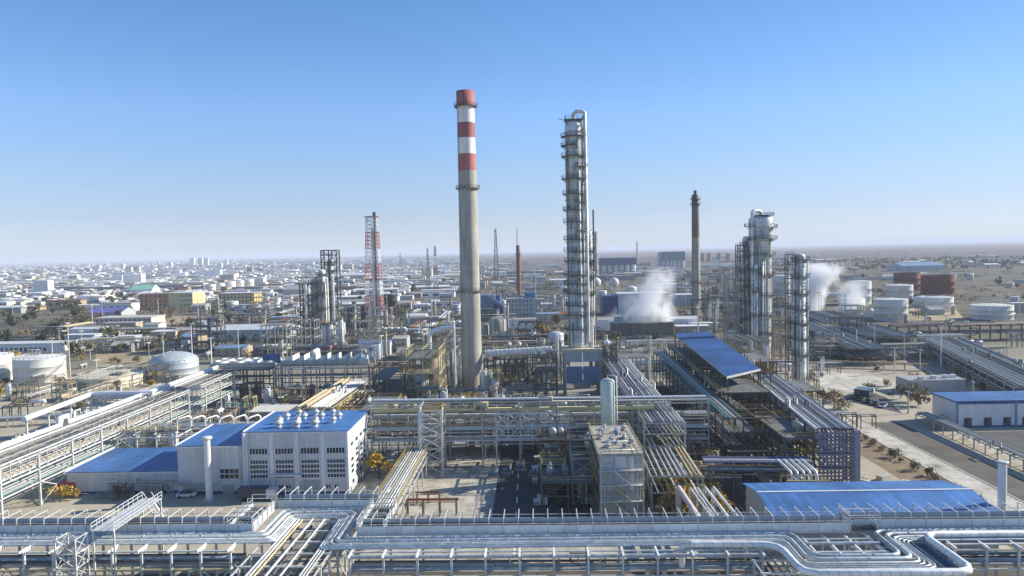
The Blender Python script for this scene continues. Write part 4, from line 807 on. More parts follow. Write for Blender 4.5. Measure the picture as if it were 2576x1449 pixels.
# spheres near the main column
for u, v0, v1, lab in ((1500, 722, 698, 'white gas sphere just right of the tallest column'), (1545, 722, 698, 'white gas sphere left of the lettered hall')):
    p = at(u, v0+6); r = (zc(v1, p.y, u)-zc(v0, p.y, u))/2; t = thing('gas_sphere', lab, 'gas sphere', (p.x, p.y, 0)); z = zc(v0, p.y, u)+r
    MB().lathe([(max(.01, r*math.sin(a*PI/12)), z-r*math.cos(a*PI/12)) for a in range(13)], 24).build('shell', 'tankw', t)
    me = MB().cyl((0,0,0), (0,0,z), .45, 8).mesh('leg', 'tankw')
    for k in range(6): inst('leg', me, t, (r*.95*math.cos(k*PI/3), r*.95*math.sin(k*PI/3), 0))

# ---------------------------------------------------------------- foreground cable gallery and pipe bridge
def gallery(A, B, label, bay=2.4, wd=4.2, z0=8.95, z1=10.25, zt=11.4, both=True, pm='blueg'):
    A, B = Vector(A), Vector(B); d = B-A; L = d.length; t = thing('cable_gallery', label, 'cable gallery', (A.x, A.y, 0), math.atan2(d.y, d.x)); n = max(1, round(L/bay)); s_ = L/n
    me = MB().box(.03, s_-.03, 0, .06, z0, z1).mesh('side_panel', 'gal_panel')
    for i in range(n): inst('side_panel', me, t, (s_*i, 0, 0))
    MB().box(0, L, wd, wd+.06, z0, z1-.25).build('rear_panel', 'gal_panel', t); MB().box(0, L, .062, wd-.002, z0, z0+.06).build('floor_plate', 'grate', t)
    MB().bar((0,-.06,z0-.12), (L,-.06,z0-.12), .2, .24).build('girder', 'galvl', t); MB().bar((0,-.03,z1+.32), (L,-.03,z1+.32), .08).bar((0,wd,z1+.32), (L,wd,z1+.32), .08).build('handrail', 'galvl', t)
    q = MB(); r_ = random.Random(len(label))
    for k in range(9): y = .3+k*.42; q.tube([(0,y,z0+.15+r_.uniform(0,.35)), (L,y,z0+.15+r_.uniform(0,.35))], r_.uniform(.05, .13), 5)
    q.build('cables', 'dark', t)
    me = MB().bar((0,-.1,z0-.2), (0,-.1,zt), .13, .13).bar((0,wd+.12,z0-.2), (0,wd+.12,zt), .13, .13).bar((0,-.15,zt), (0,wd+.15,zt), .13, .13).mesh('portal_frame', 'galvl')
    for i in range(n+1): inst('portal_frame', me, t, (s_*i, 0, 0))
    return t
G['gal_panel'] = mat('gallery_panel', (.60, .66, .70), .45, .15, .1, .5)
gallery((-112, 120.3), (-47.6, 119.6), 'long cable gallery with pale panels along the lower left')
gallery((-47.6, 119.8), (-47.6, 131), 'short cable gallery with a sunlit white side stepping back at left')
gallery((-47.4, 131), (-29.6, 130.6), 'cable gallery on the set back stretch before the tall blue roofed building')
gallery((-29.4, 130.4), (-29.4, 118), 'short cable gallery stepping forward again right of the set back stretch')
gallery((-29.4, 117.6), (50.4, 116.6), 'longest cable gallery crossing the lower middle of the picture')
gallery((50.6, 119.6), (50.6, 116.6), 'tiny white end piece where two cable galleries meet at lower right', bay=3); 
gallery((50.9, 117.9), (112, 116.9), 'cable gallery in front of the large blue roof at lower right')
t = thing('pipe_bank', 'bank of fat pale pipes below the cable galleries with two expansion loops', 'pipe bank', (0, 118, 0))
def pl_(j, z=8.5, r=.36, m_='alu', o=0):
    ya, yb, yc = 119.2-o, 129.9-o, 116.2-o; xa, xb = -45.9+o, -31.2-o; xc, xd = 41.2-o, 54.2+o; yl = (107.6, 106.4, 105.4, 104.8, 104.2, 103.6)[j]
    P = [(-112,ya), (xa-.9,ya), (xa,ya+.9), (xa,yb-.9), (xa+.9,yb), (xb-.9,yb), (xb,yb-.9), (xb,yc+.9), (xb+.9,yc), (xc-1.4,yc), (xc-.4,yc-.4), (xc,yc-1.4), (xc,yl+1.4), (xc+.4,yl+.4), (xc+1.4,yl), (xd-1.4,yl), (xd-.4,yl+.4), (xd,yl+1.4), (xd,yc-.6), (xd+.4,yc+.3), (xd+1.4,yc+.7), (112,yc+.5)]
    q = MB().tube([(x, y-118, z) for x, y in P], r, 10)
    for (x0, y0), (x1, y1) in zip(P, P[1:]):   # clamps and flange collars along the straight runs
        L_ = math.hypot(x1-x0, y1-y0)
        for k in range(int(L_/4.9)):
            f_ = (k+.5)*4.9/L_; f2 = f_+.22/L_; q.cyl((x0+(x1-x0)*f_, y0+(y1-y0)*f_-118, z), (x0+(x1-x0)*f2, y0+(y1-y0)*f2-118, z), r*1.18, 10)
    q.build('pipe', m_, t)
for j, (r, m_) in enumerate(((.36,'blueg'), (.36,'alu'), (.22,'galvl'), (.15,'blueg'), (.14,'alu'), (.15,'blueg'))): pl_(j, 8.35+r, r, m_, (0, 1.15, 1.95, 2.4, 2.85, 3.3)[j])
t = thing('fat_pipe', 'fattest pale pipe bending round the lower right expansion loop', 'pipe', (0, 112, 0)); MB().tube([(x, y-112, 9.05) for x, y in ((24,111.9), (34.2,111.5), (35.8,111.1), (36.9,110.1), (37.3,108.5), (37.4,103.4), (37.9,101.9), (39.4,101.2), (58.9,101.1), (60.4,101.6), (61,103), (60.9,112.6), (61.3,113.9), (62.6,114.6), (112,114.0))], .54, 14).build('pipe', 'alul', t); MB().tube([(24,-.1,8.95), (23,-.1,8.9), (22.6,-.1,8.2), (22.6,-.1,5)], .5, 12).build('drop_pipe', 'alul', t)
W = 'galvl'
pipe_rack((-112,117.2), (-49,116.6), 5.6, [5.1, 8.1], 4.9, rpipes(5.4, 5.1, 12, .12, .24, ['greyp','galv','dark','blueg','rust','greyp','dark'])+[(-2.9,5.0,.22,'yelpipe'),(-2.75,8.0,.14,'alul')], 'long pale steel pipe rack at the lower left edge', W, 4, leg=.32, arms=(1.2,-1.5))
pipe_rack((-29,113.6), (34.5,112.7), 5.6, [5.0, 8.0], 5.1, rpipes(5.4, 5.0, 12, .12, .26, ['greyp','galv','dark','blueg','tan','greyp'])+[(-2.7,8.05,.26,'alu'),(-1.6,8.3,.14,'alul')], 'long pale steel pipe rack along the bottom middle', W, 5, leg=.32, arms=(1.0,-1.2))
pipe_rack((64,114.0), (112,113.2), 5.6, [5.0, 8.0], 5.0, rpipes(5.4, 5.0, 12, .12, .26, ['greyp','galv','dark','blueg','rust','greyp'])+rpipes(5, 8, 4, .1, .2), 'pale steel pipe rack in the lower right corner', W, 5, leg=.32, arms=(.6,-1))
pipe_rack((37.5,100), (37.6,122), 9.5, [4.8, 7.6], 4.4, rpipes(9, 4.8, 7, .1, .3, ['dark','galv','greyp']), 'pipe rack under the fat pipe bend at lower right', W, 2, leg=.3)
t = thing('cable_trough', 'dark blue cable trough beside the fattest pale pipe at lower right', 'cable trough', (58.4, 102.5, 0)); MB().box(0, 1.9, 0, 11, 7.75, 7.85).build('floor', 'darkblue', t); MB().box(-.08, -.002, 0, 11, 7.75, 8.5).build('side', 'bluewall', t); MB().box(1.902, 1.98, 0, 11, 7.75, 8.5).build('side', 'bluewall', t); q = MB()  # floor is coloured dark blue to carry the shade inside the trough
for k in range(6): q.tube([(.25+k*.28,0,7.95), (.25+k*.28,11,7.95+.05*(k % 3))], .09, 5)
q.build('cables', 'purple', t)
pipe_rack((56.5,100), (56.6,122), 8.5, [4.8, 7.6], 4.4, rpipes(8, 4.8, 6, .1, .3, ['dark','purple','tan']), 'pipe rack with a dark blue trough at lower right', W, 2, leg=.3)
pipe_rack((42.6,112.6), (53,112.5), 8, [4.4, 7.9], 3.4, rpipes(8, 4.4, 6, .12, .4, ['alul','tan','greyp'])+[(-2.6,8.3,.18,'alul'),(.4,8.4,.3,'alu'),(2.3,8.3,.16,'galvl')], 'small pipe rack inside the lower right expansion loop', 'white', 0, leg=.28, arms=(1.5,1.5))
vessel_h(48, 113, .9, 3, 'buff drum under the small pipe rack at lower right', 'tan', 0, 3)
pipe_rack((-39.0,103), (-38.8,131), 12.5, [4.8, 8.0], 4.8, [(3.6,8.35,.18,'galvl'),(3.0,8.35,.18,'galvl'),(2.4,8.3,.14,'yelpipe'),(.6,8.4,.2,'galvl'),(-1.5,8.3,.16,'alul'),(-4.4,8.35,.12,'galvl'),(-4.9,8.35,.12,'galvl'),(-5.4,8.35,.12,'galvl')]+rpipes(12, 4.8, 9, .1, .3, ['dark','galv','greyp','blueg']), 'crossing pipe rack inside the left expansion loop', W, 3, leg=.3)
# footbridge and stair tower
t = thing('footbridge', 'white railed footbridge stepping over the left cable gallery', 'footbridge', (-71.3, 113.5, 0)); MB().box(0, 3.6, 0, 15.5, 11.55, 11.7).build('deck', 'galvl', t)
MB().rail([(0,0,11.7), (0,15.5,11.7)], 1.2, 1.6, .08).rail([(3.6,0,11.7), (3.6,15.5,11.7)], 1.2, 1.6, .08).build('handrail', 'white', t)
for y in (.3, 15.2): MB().bar((.1,y,0), (.1,y,11.6), .25).bar((3.5,y,0), (3.5,y,11.6), .25).build('support', 'galvl', t)
q = MB()
for k in range(16): q.box(.2, 1.6, 15.6+k*.32, 15.9+k*.32, 11.4-k*.4, 11.46-k*.4)
q.bar((.1,15.5,11.6), (.1,21,4.9), .12, .3).bar((1.7,15.5,11.6), (1.7,21,4.9), .12, .3).bar((.1,15.5,12.8), (.1,21,6.1), .08).bar((1.7,15.5,12.8), (1.7,21,6.1), .08); q.build('stair', 'white', t)
t = thing('stair_tower', 'lattice stair tower at the lower left in front of the footbridge', 'stair tower', (-73.5, 111.8, 0)); lattice(t, 'frame', 3.2, 3.2, 0, 11.5, 5, 'galvl', .2)
for k in range(4): q = MB().bar((-1.4,-1.2 if k % 2 else 1.2,k*2.8), (1.4,-1.2 if k % 2 else 1.2,k*2.8+2.8), .1, .8); q.build('stair_flight', 'galv', t)

# ---------------------------------------------------------------- left main rack
t = pipe_rack((-117,136), (-116,279), 10.5, [5.6, 8.6, 12.0], 12, [(4.6,13.1,.85,'whitepipe'),(2.9,12.5,.3,'galvl'),(1.6,12.35,.22,'greyp'),(.4,12.3,.16,'dark'),(-1.4,12.3,.18,'greyp'),(-3.2,12.3,.14,'dark'),(-4.9,12.4,.22,'galvl')]+[(y,9.0,.22,m_) for y, m_ in ((-4.7,'alul'),(-3.6,'galv'),(-2.4,'tan'),(-1,'galv'),(.6,'greyp'),(2.4,'alu'))]+[(y,5.95,.2,m_) for y, m_ in ((-4.8,'mutedteal'),(-4.0,'galv'),(-2.8,'alu'),(-1.4,'galv'),(.4,'mutedteal'),(2.2,'greyp'))], 'wide left pipe rack with a fat white pipe on its outer edge', 'galvl', 2, leg=.4, rungs=2.4) if mat('bright_white_cladding', (.80,.81,.82), .4, .1, .05) and not G.update(whitepipe=MATS['bright_white_cladding'], mutedteal=mat('muted_teal_pipe', (.20,.34,.32), .5)) else None
q = MB()
for k in range(48):
    x_ = 143*k/48; x2 = 143*(k+1)/48; q.bar((x_,-5.3,8.7), (x_,-5.3,11.8), .12); q.bar((x_,-5.3,8.7 if k % 2 else 11.8), (x2,-5.3,11.8 if k % 2 else 8.7), .11)
q.build('side_truss', 'galvl', t)
t = thing('jogged_pipe', 'short fat white pipe stepping sideways off the left pipe rack', 'pipe', (-121, 222, 0)); MB().tube([(3.5,0,13.6), (-14,0,13.6), (-16,0,13.6), (-16.5,-1,13.4), (-16.5,-30,12.6)], .8, 12).build('pipe', 'whitepipe', t)
for y in (0, -10, -20, -29): MB().bar((-16.5,y,0), (-16.5,y,12.2 if y else 12.8), .4).bar((-18,y,12 if y else 12.7), (-15,y,12 if y else 12.7), .3).build('support', 'galvl', t)
pipe_rack((-139,224), (-119,224), 7, [9.5, 11.8], 6.5, rpipes(6.5, 11.8, 5, .3, .55, ['whitepipe','alul'])+rpipes(6, 9.5, 5), 'short rack bridging from the left pipe rack to the jogged white pipe', 'galvl', 0)

# ---------------------------------------------------------------- middle racks and frames
GP = ['greyp', 'galv', 'alu', 'blueg', 'dark', 'galv', 'tan', 'alul']
pipe_rack((-41.5,188.5), (44,186.5), 8, [6.2, 9.2, 12.2, 16.2], 9.4, [(-3.9,15.0,.62,'yelpipe',0,72)]+rpipes(7.5, 16.2, 7, .12, .3, GP)+rpipes(7.5, 12.2, 6, .15, .4, GP)+rpipes(7.5, 9.2, 6, .15, .4, GP)+rpipes(7.5, 6.2, 4, .1, .3, GP), 'tall crosswise pipe rack with a fat buff pipe behind the paved yard', 'galv', 0, rail=(-4,), leg=.36)
t = thing('truss_bridge', 'cross braced steel truss hung under the tall crosswise pipe rack', 'truss', (-9.5, 183.6, 0)); q = MB(); L_ = 18.5
for z in (7.4, 10.8, 14.0): q.bar((0,0,z), (L_,0,z), .3)
for k in range(7):
    x = L_*k/6; q.bar((x,0,7.4), (x,0,14), .26)
    if k < 6:
        x2 = L_*(k+1)/6
        for za, zb in ((7.4,10.8), (10.8,14)): q.bar((x,0,zb), (x2,0,za), .2); q.bar((x,0,za), (x2,0,zb), .2)
q.build('truss', 'white', t)
for x in (0, L_): MB().bar((x,0,0), (x,0,7.4), .4).build('leg', 'galvl', t)
def xtower(x0, x1, y0, y1, h, label, m_='galvl'):
    t = thing('braced_tower', label, 'steel tower', ((x0+x1)/2, (y0+y1)/2, 0)); a, b = (x1-x0)/2, (y1-y0)/2
    me = MB().bar((0,0,0), (0,0,h), .45).mesh('leg', m_)
    for x in (-a, a):
        for y in (-b, b): inst('leg', me, t, (x, y, 0))
    n = 5; q = MB()
    for i in range(n):
        za, zb = h*i/n+.2, h*(i+1)/n
        for y in (-b, b): q.bar((-a,y,zb), (a,y,zb), .25); q.bar((-a,y,za), (a,y,zb), .22); q.bar((a,y,za), (-a,y,zb), .22)
        for x in (-a, a): q.bar((x,-b,zb), (x,b,zb), .25); q.bar((x,-b,za), (x,b,zb), .22)
    q.build('bracing', m_, t); MB().rail([(-a,-b,h), (a,-b,h), (a,b,h), (-a,b,h), (-a,-b,h)], 1.1, 1.5, .1).build('handrail', 'yellow', t)
    MB().tube([(-a+.4,-b-.5,0), (-a+.4,-b-.5,h+1), (-a+1.2,-b+.5,h+2.4)], .3, 8).build('pipe', 'alu', t); MB().tube([(a-.8,0,.5), (a-.8,0,h-1)], .5, 8).build('pipe', 'tan', t)
    return t
xtower(-28.5, -22.8, 179, 184.4, 15.8, 'cross braced steel tower in front of the tall crosswise pipe rack')
pipe_rack((-29.5,133), (-29,182), 5.2, [4.4, 6.0], 6, rpipes(5, 6.0, 7, .1, .22, ['galvl','alul','galv','alul'])+rpipes(5, 4.4, 5), 'narrow pale pipe rack along the right side of the tall blue roofed building', 'galvl', 0, rail=(-2.5, 2.5), leg=.26, rungs=1.5)
pipe_rack((-27,150.5), (-16.5,150.3), 1.6, [3.2], 3.4, [(0,3.5,.2,'rust'),(-.5,3.4,.12,'rust')], 'low rusty pipe stand on the sunlit paved yard', 'brown', 0, leg=.22)
pipe_rack((-26,158), (-21,158), 1.4, [2.2], 2.5, [(0,2.5,.15,'rust'),(.4,2.4,.12,'galv')], 'tiny rusty pipe stand behind the low rusty pipe stand', 'brown', 0, leg=.18)
t = pipe_rack((31,172), (31.2,276), 9.6, [8.0, 11.0, 13.6], 8, [(4.7,13.9,.16,'yelpipe'),(3.9,14,.28,'purple'),(3.1,14,.22,'alul'),(2.2,14,.3,'purple'),(1.3,14,.24,'purple'),(.3,14.1,.3,'alu'),(-.7,14,.2,'purple'),(-1.6,14,.22,'galvl'),(-2.6,14.1,.28,'alu'),(-3.6,14,.2,'galvl'),(-4.4,14,.2,'alul')]+rpipes(9, 11, 8, .12, .3, GP)+rpipes(9, 8, 7, .12, .3, GP), 'wide pipe rack with violet pipes running back beside the tallest column', 'galv', 2, rail=(4.8,), leg=.38, rungs=2)
pipe_rack((29.5,150), (30.2,172), 10.5, [4.2, 7.6], 5.5, [(y,7.95,r,m_) for y, r, m_ in ((-4.7,.22,'yelpipe'),(-3.8,.28,'tan'),(-3,.2,'yelpipe'),(-1.6,.22,'alu'),(-.6,.18,'galvl'),(.5,.18,'alu'),(1.6,.14,'galvl'),(3,.22,'blueg'),(4.2,.14,'galvl'))]+rpipes(10, 4.2, 7), 'lower pipe rack with buff pipes right of the concrete topped tower', 'galv', 2, leg=.3, rungs=1.8)
for i, (x, r, m_) in enumerate(((29.3,.55,'pinkpipe'), (31.6,.16,'alul'), (32.3,.16,'alul'), (33,.16,'alul'), (34.6,.3,'alul'), (36.3,.28,'alul'))):
    if m_ == 'pinkpipe': G[m_] = mat('pinkish_cladding', (.55,.47,.47), .5, .1)
    t = thing('ground_pipe', ('fat pinkish pipe', 'running under the lower middle cable gallery') if i == 0 else ('pale pipe', 'running beside the fat pinkish pipe near the warehouse'), 'pipe', (x, 119, 0)); MB().tube([(0,0,6.6), (-.3,27,6.6), (-.3,27.6,6), (-.3,27.8,.5)], r, 10).build('pipe', m_, t)
    for y in (3, 14, 26): MB().bar((-.1,y,0), (-.1,y,6.6-r), .25).build('support', 'galv', t)
pipe_rack((67.2,163.4), (73.6,232), 9, [5, 8.2, 11, 13.6], 7, [(4.2,13.9,.3,'alul'),(3.6,13.9,.16,'galvl')]+[(3.0-.68*k,14,.16+.05*(k%3),('alu','purple','galv','blueg','purple','dark')[k%6]) for k in range(11)]+rpipes(10, 11, 8, .12, .3, GP)+rpipes(10, 8.2, 8, .12, .35, GP)+rpipes(10, 5, 6), 'broad pipe rack of many pale pipes ending above the blue louvred riser', 'brown', 2, leg=.36, rungs=2)
t = thing('louvred_riser', 'blue violet riser bank hanging at the near end of the broad pipe rack', 'riser bank', (67.2, 162.6, 0))
for k in range(9): MB().tube([(-3.6+k*.85,1.5,13.8), (-3.6+k*.85,.2,13.6), (-3.6+k*.85,-.2,12.6), (-3.6+k*.85,-.2,.4)], .22, 8).build('riser_pipe', ('purple','darkblue','dark')[k % 3], t)
for k in range(16): MB().box(-4.1, 3.9, -.6, -.52, .8+k*.8, 1.25+k*.8).build('louvre', 'purple', t)
MB().box(4.0, 5.2, -.6, 1.2, 0, 13.6).build('end_panel', mat('grey_violet_panel', (.22,.23,.32), .5, 0, .1), t)
pipe_rack((38,161), (60,159.5), 6, [5.6, 7.6], 5.5, rpipes(5.6, 7.6, 6, .12, .25, ['alul','galvl','purple'])+rpipes(5, 5.6, 4), 'crosswise pipe rack linking two racks in front of the shaded lane', 'brown', 0, leg=.3)
t = thing('manifold', 'row of bent pale pipes over a boxy steel frame near the warehouse', 'pipe manifold', (56.5, 151.5, 0))
for k in range(5): MB().tube([(-3.2+k*1.3,8,8), (-3.2+k*1.3,2,8), (-3+k*1.3,.6,7.6), (-2.8+k*1.3,.2,6.6), (-2.8+k*1.3,.2,.3)], .3, 8).build('riser_pipe', 'alul', t)
q = MB()
for x in (-4.4, 4.4):
    for y in (-1.4, 2.4): q.bar((x,y,0), (x,y,6.4), .28)
for z in (.4, 3.2, 6.3):
    for y in (-1.4, 2.4): q.bar((-4.4,y,z), (4.4,y,z), .28)
q.build('frame', 'yelpipe', t); MB().box(-4, 4, -1.2, -1.1, .6, 3).build('louvre_panel', 'purple', t)

for a_, b_, y0, y1, lv, fm, rl, lab in ((-41, -24, 195, 205, [4.5, 8.5, 12], 'brown', 'yellow', 'long brown equipment floor behind the left end of the tall crosswise rack'), (-23, -4, 195, 206, [5, 9.5, 13], 'dark', 'dark', 'dark equipment floor behind the middle of the tall crosswise rack'), (-3, 12, 196, 207, [4, 8, 11.5], 'greyp', 'yellow', 'grey equipment floor behind the right half of the tall crosswise rack'), (13, 25, 194, 205, [5, 9], 'brown', 'galv', 'brown equipment floor between the tall crosswise rack and the violet pipes'), (-16, -2, 296, 304, [6, 11, 15], 'dark', 'yellow', 'dark frame right behind the foot of the striped chimney'), (1, 9, 264, 280, [6, 11, 16], 'brown', 'yellow', 'brown frame just left of the blue panelled table'), (27, 30.5, 262, 284, [5, 10, 15, 19], 'dark', 'yellow', 'narrow dark frame just right of the blue panelled table'), (1.5, 12.5, 152, 165, [3.2, 6], 'dark', 'yellow', 'low dark pump floor left of the concrete topped tower'), (1.5, 8, 168, 180, [4, 8, 11], 'brown', 'dark', 'brown frame behind the low dark pump floor'), (24.5, 35, 176, 186, [4.5, 8], 'brown', 'yellow', 'brown frame under the buff and violet pipe racks'), (56.5, 63, 164, 186, [4, 8, 11.5], 'dark', 'yellow', 'dark frame filling the gap before the broad pipe rack'), (-58, -42, 212, 232, [4.5, 9], 'brown', 'yellow', 'brown valve floor right of the pipe rack of pale ribs'), (-100, -92, 212, 224, [4, 8], 'brown', 'yellow', 'small brown valve floor before the flat beige shelter')):
    steel_frame(a_, b_, y0, y1, lv, lab, fm, bay=4.5, fill=.75, rails=rl, braces=.45, leg=.32)
    for k in range(3):
        x_ = a_+(b_-a_)*(k+.6)/3.4; y_ = y0+(y1-y0)*rnd.uniform(.2, .5); k2 = rnd.choice(['alul', 'greyp', 'tan', 'alu'])
        if rnd.random() < .5: vessel_v(x_, y_, rnd.uniform(.6, 1.1), lv[0]+rnd.uniform(1, 5), ('upright vessel', 'in the %s' % lab.split(' behind ')[0].split(' just ')[0].split(' right ')[0].split(' under ')[0].split(' left ')[0].split(' filling ')[0].split(' between ')[0].split(' before ')[0]), k2, 0, plat=False)
        else: vessel_h(x_, y_, rnd.uniform(.6, 1.0), 3.2, ('horizontal drum', 'on the %s' % lab.split(' behind ')[0].split(' just ')[0].split(' right ')[0].split(' under ')[0].split(' left ')[0].split(' filling ')[0].split(' between ')[0].split(' before ')[0]), k2, lv[-1]+.26, .4, PI/2)
for a_, b_, y0, y1, lv, fm, rl, lab in ((-36, -30, 296, 306, [7, 13, 19], 'galv', 'yellow', 'pale stepped platform frame left behind the striped chimney'), (-20, -13, 276, 284, [5, 9], 'yelpipe', 'yellow', 'buff platform at the right foot of the striped chimney'), (-12, -2, 308, 320, [6, 11, 14], 'galv', 'yellow', 'pale equipment deck behind the ribbed white duct'), (2, 12, 300, 314, [6, 12, 17], 'greyp', 'galv', 'grey equipment tower left behind the tallest column'), (24, 34, 292, 304, [6, 12, 17, 21], 'brown', 'yellow', 'brown equipment tower right behind the tallest column'), (36, 50, 300, 312, [5, 10], 'galv', 'yellow', 'pale deck across the far end of the shaded lane'), (74, 86, 258, 280, [5, 10, 14], 'brown', 'yellow', 'brown deck between long blue canopy and slim right column'), (86, 98, 300, 322, [6, 11, 16], 'greyp', 'yellow', 'grey deck before the wide silver column'), (78, 92, 232, 250, [4.5, 8.5], 'brown', 'yellow', 'low brown deck at the far end of the broad pipe rack')):
    steel_frame(a_, b_, y0, y1, lv, lab, fm, bay=4, fill=.9, rails=rl, braces=.5, leg=.34)
    for k in range(3): vessel_v(a_+(b_-a_)*(k+.7)/3.4, y0-rnd.uniform(.9, 1.6), rnd.uniform(.5, 1.0), rnd.uniform(lv[0], lv[-1]+3), ('slim upright vessel', 'on the near side of the '+lab.split(' at the')[0].split(' left behind')[0].split(' right behind')[0].split(' behind')[0].split(' across')[0].split(' between')[0].split(' before')[0]), rnd.choice(['alul', 'alu', 'greyp', 'tan']), 0, plat=False)
# long blue canopy with equipment below
t = thing('blue_canopy', 'long sloping blue canopy roof over dark process equipment', 'canopy', (62, 248, 0))
P = [at(1828,950,19), at(1912,930,19), at(1782,835,20.5), at(1696,841,20.5)]; P = [p-Vector((62,248,0)) for p in P]; up_ = Vector((0,0,.3))
MB().quad(*[p+up_ for p in P]).quad(*reversed(P)).quad(P[0],P[1],P[1]+up_,P[0]+up_).quad(P[1],P[2],P[2]+up_,P[1]+up_).quad(P[2],P[3],P[3]+up_,P[2]+up_).quad(P[3],P[0],P[0]+up_,P[3]+up_).build('roof', mat('deep_blue_sheet', (.024, .082, .235), .6, 0, .3, .1, 'corr', panel=1.2, pv=.15, seam=.3, axis=(0, 1, 0)), t)
MB().bar(P[0]+Vector((0,-.15,0)), P[1]+Vector((0,-.15,0)), .2, .6).build('eaves_beam', 'galvl', t); MB().bar(P[3]+Vector((-.2,0,.2)), P[0]+Vector((-.2,0,.2)), .3, .3).build('edge_beam', 'dark', t)
for k in range(9):
    for s_ in (0, 1):
        p = P[0].lerp(P[3], k/8) if s_ == 0 else P[1].lerp(P[2], k/8); MB().bar((p.x+(.4 if s_ == 0 else -.4),p.y+.3,0), (p.x+(.4 if s_ == 0 else -.4),p.y+.3,p.z), .4).build('post', 'dark', t)
for k in range(4): steel_frame(52.2+k*.9, 64.5+k*1.3, 199+k*24, 220+k*24, [5, 10, 15], ('dark open equipment floor', 'under the long blue canopy'), 'dark', deck='grate', bay=6, fill=.8, rails=['yellow','dark','galv','dark'][k], braces=.4, leg=.34)
pipe_rack((48.2,176), (51.2,292), 5, [7, 10, 13.4], 8, rpipes(4.8, 13.4, 7, .1, .28, ['dark','galv','greyp','teal','galv'])+rpipes(4.8, 10, 6, .1, .25, GP)+rpipes(4.8, 7, 5, .1, .25, GP), 'dark pipe rack along the left edge of the long blue canopy', 'dark', 2, leg=.3, rungs=1.6)
for k in range(10):
    f_ = (k+.5)/10; a = P[0].lerp(P[3], f_)+Vector((62,248,0)); lamp = thing('railed_walkway', ('narrow railed walkway', 'along the left edge of the blue canopy'), 'walkway', (a.x-1.6, a.y, a.z-4)); MB().box(-.9, .9, -4.5, 4.5, 0, .12).build('deck', 'grate', lamp); MB().rail([(-.9,-4.5,.1), (-.9,4.5,.1)], 1.1, 2, .08).build('handrail', rnd.choice(['dark', 'galv', 'yellow']), lamp); MB().bar((.8,0,-a.z+4), (.8,0,0), .3).build('post', 'dark', lamp)
    b2 = P[1].lerp(P[2], f_)+Vector((62,248,0)); vv = thing('steel_structure', ('narrow side frame', 'along the right edge of the blue canopy'), 'steel structure', (b2.x+2.6, b2.y, 0)); q = MB()
    for x_ in (-1.5, 1.5): q.bar((x_,0,0), (x_,0,b2.z+rnd.uniform(-5, 2.5)), .3)
    for z_ in (5, 9, 13, 16): q.bar((-1.5,0,z_), (1.5,0,z_), .25)
    q.build('portal', rnd.choice(['brown', 'galv', 'dark']), vv); MB().tube([(0,-4,13.4), (0,4,13.4)], .3, 8).build('pipe', rnd.choice(['alul', 'greyp', 'tan']), vv); MB().cyl((.6,1,0), (.6,1,rnd.uniform(6, 17)), .45, 10).build('riser_pipe', rnd.choice(['alu', 'greyp', 'tan']), vv)
p = at(1845,1065); vessel_v(p.x, p.y+3, 3.1, 10.6, 'squat dark grey vessel at the near end of the long blue canopy', 'greyp', 0, leg=1, plat=True)
p = at(1900,1075); vessel_v(p.x, p.y+2, 1.45, 12.0, 'slimmer grey vessel with a sunlit side near the long blue canopy', 'chim', 0, leg=1, plat=False)
steel_frame(49, 60, 178, 193, [5, 9.5, 13], 'open frame with yellow railings before the long blue canopy', 'brown', bay=5, fill=.9, rails='yellow')
t = thing('white_hood', 'small curved white hood right of the long blue canopy', 'hood', (at(1853,860,9).x, at(1853,860,9).y, 0)); MB().tube([(-5,0,12), (-3.5,0,13.6), (-1,0,14.2), (4,0,14.4)], .8, 12).build('hood', 'whitepipe', t); MB().bar((-4.6,0,0), (-4.6,0,12.2), .5).bar((3.6,0,0), (3.6,0,14), .5).build('support', 'galv', t)
a, b_ = at(1602,935), at(1702,932); shed(a.x, b_.x, a.y, a.y+6, 3.6, 'low shed with a dark blue roof at the far end of the shaded lane', 'wallg', 'bluewall', 'flat', over=.5)

# right-hand racks
pipe_rack((117.5,100), (119,224), 4.2, [2.6], 5, rpipes(4, 2.6, 7, .15, .35, ['galv','greyp','dark','teal']), 'low dark pipe rack beside the straight pale road', 'galv', 0, leg=.25, rungs=2)
def rk(u0, v0, z0, u1, v1, z1, wd, zs, step, label, fm='galv', n=8, mats=GP, brace=2, **k):
    a, b = at(u0, v0, z0), at(u1, v1, z1); P_ = []
    for z in zs: P_ += rpipes(wd-.4, z, n, .15, .4, mats)
    return pipe_rack(a.xy, b.xy, wd, zs, step, P_, label, fm, brace, **k)
rk(2246,823,8, 2660,815,8, 9, [4.5, 8.6], 12, 'long brown crosswise pipe rack in front of the white tanks', 'brown', 9, ['brown','tan','rust','greyp','purple'], 3, leg=.6)
G['tealg'] = mat('teal_grey_pipe', (.16,.22,.23), .5); TE = ['tealg', 'greyp', 'dark', 'tealg', 'galv', 'purple', 'tealg', 'dark']
rk(2035,786,7, 2240,850,7, 26, [4, 7.5], 10, 'wide teal grey pipe rack slanting behind the slim right column', 'greyp', 26, TE, 2, leg=.5, rungs=4)
rk(2030,815,6, 2190,885,6, 20, [3.5, 7], 10, 'second slanting pipe rack just in front of the wide teal grey one', 'dark', 20, TE, 2, leg=.5, rungs=4)
rk(2370,858,6, 2640,985,6, 20, [3.6, 7], 9, 'wide slanting pipe rack leaving the right edge above the white hall', 'greyp', 22, TE, 2, leg=.45, rungs=3)
rk(2030,880,5, 2370,872,5, 8, [3, 6], 9, 'low crosswise pipe rack behind the pale concrete yard', 'greyp', 8, GP, 2, leg=.45)
rk(2200,850,6, 2420,846,6, 7, [3.5, 6.5], 9, 'grey crosswise pipe rack between two slanting racks', 'galv', 8, GP, 2, leg=.45)
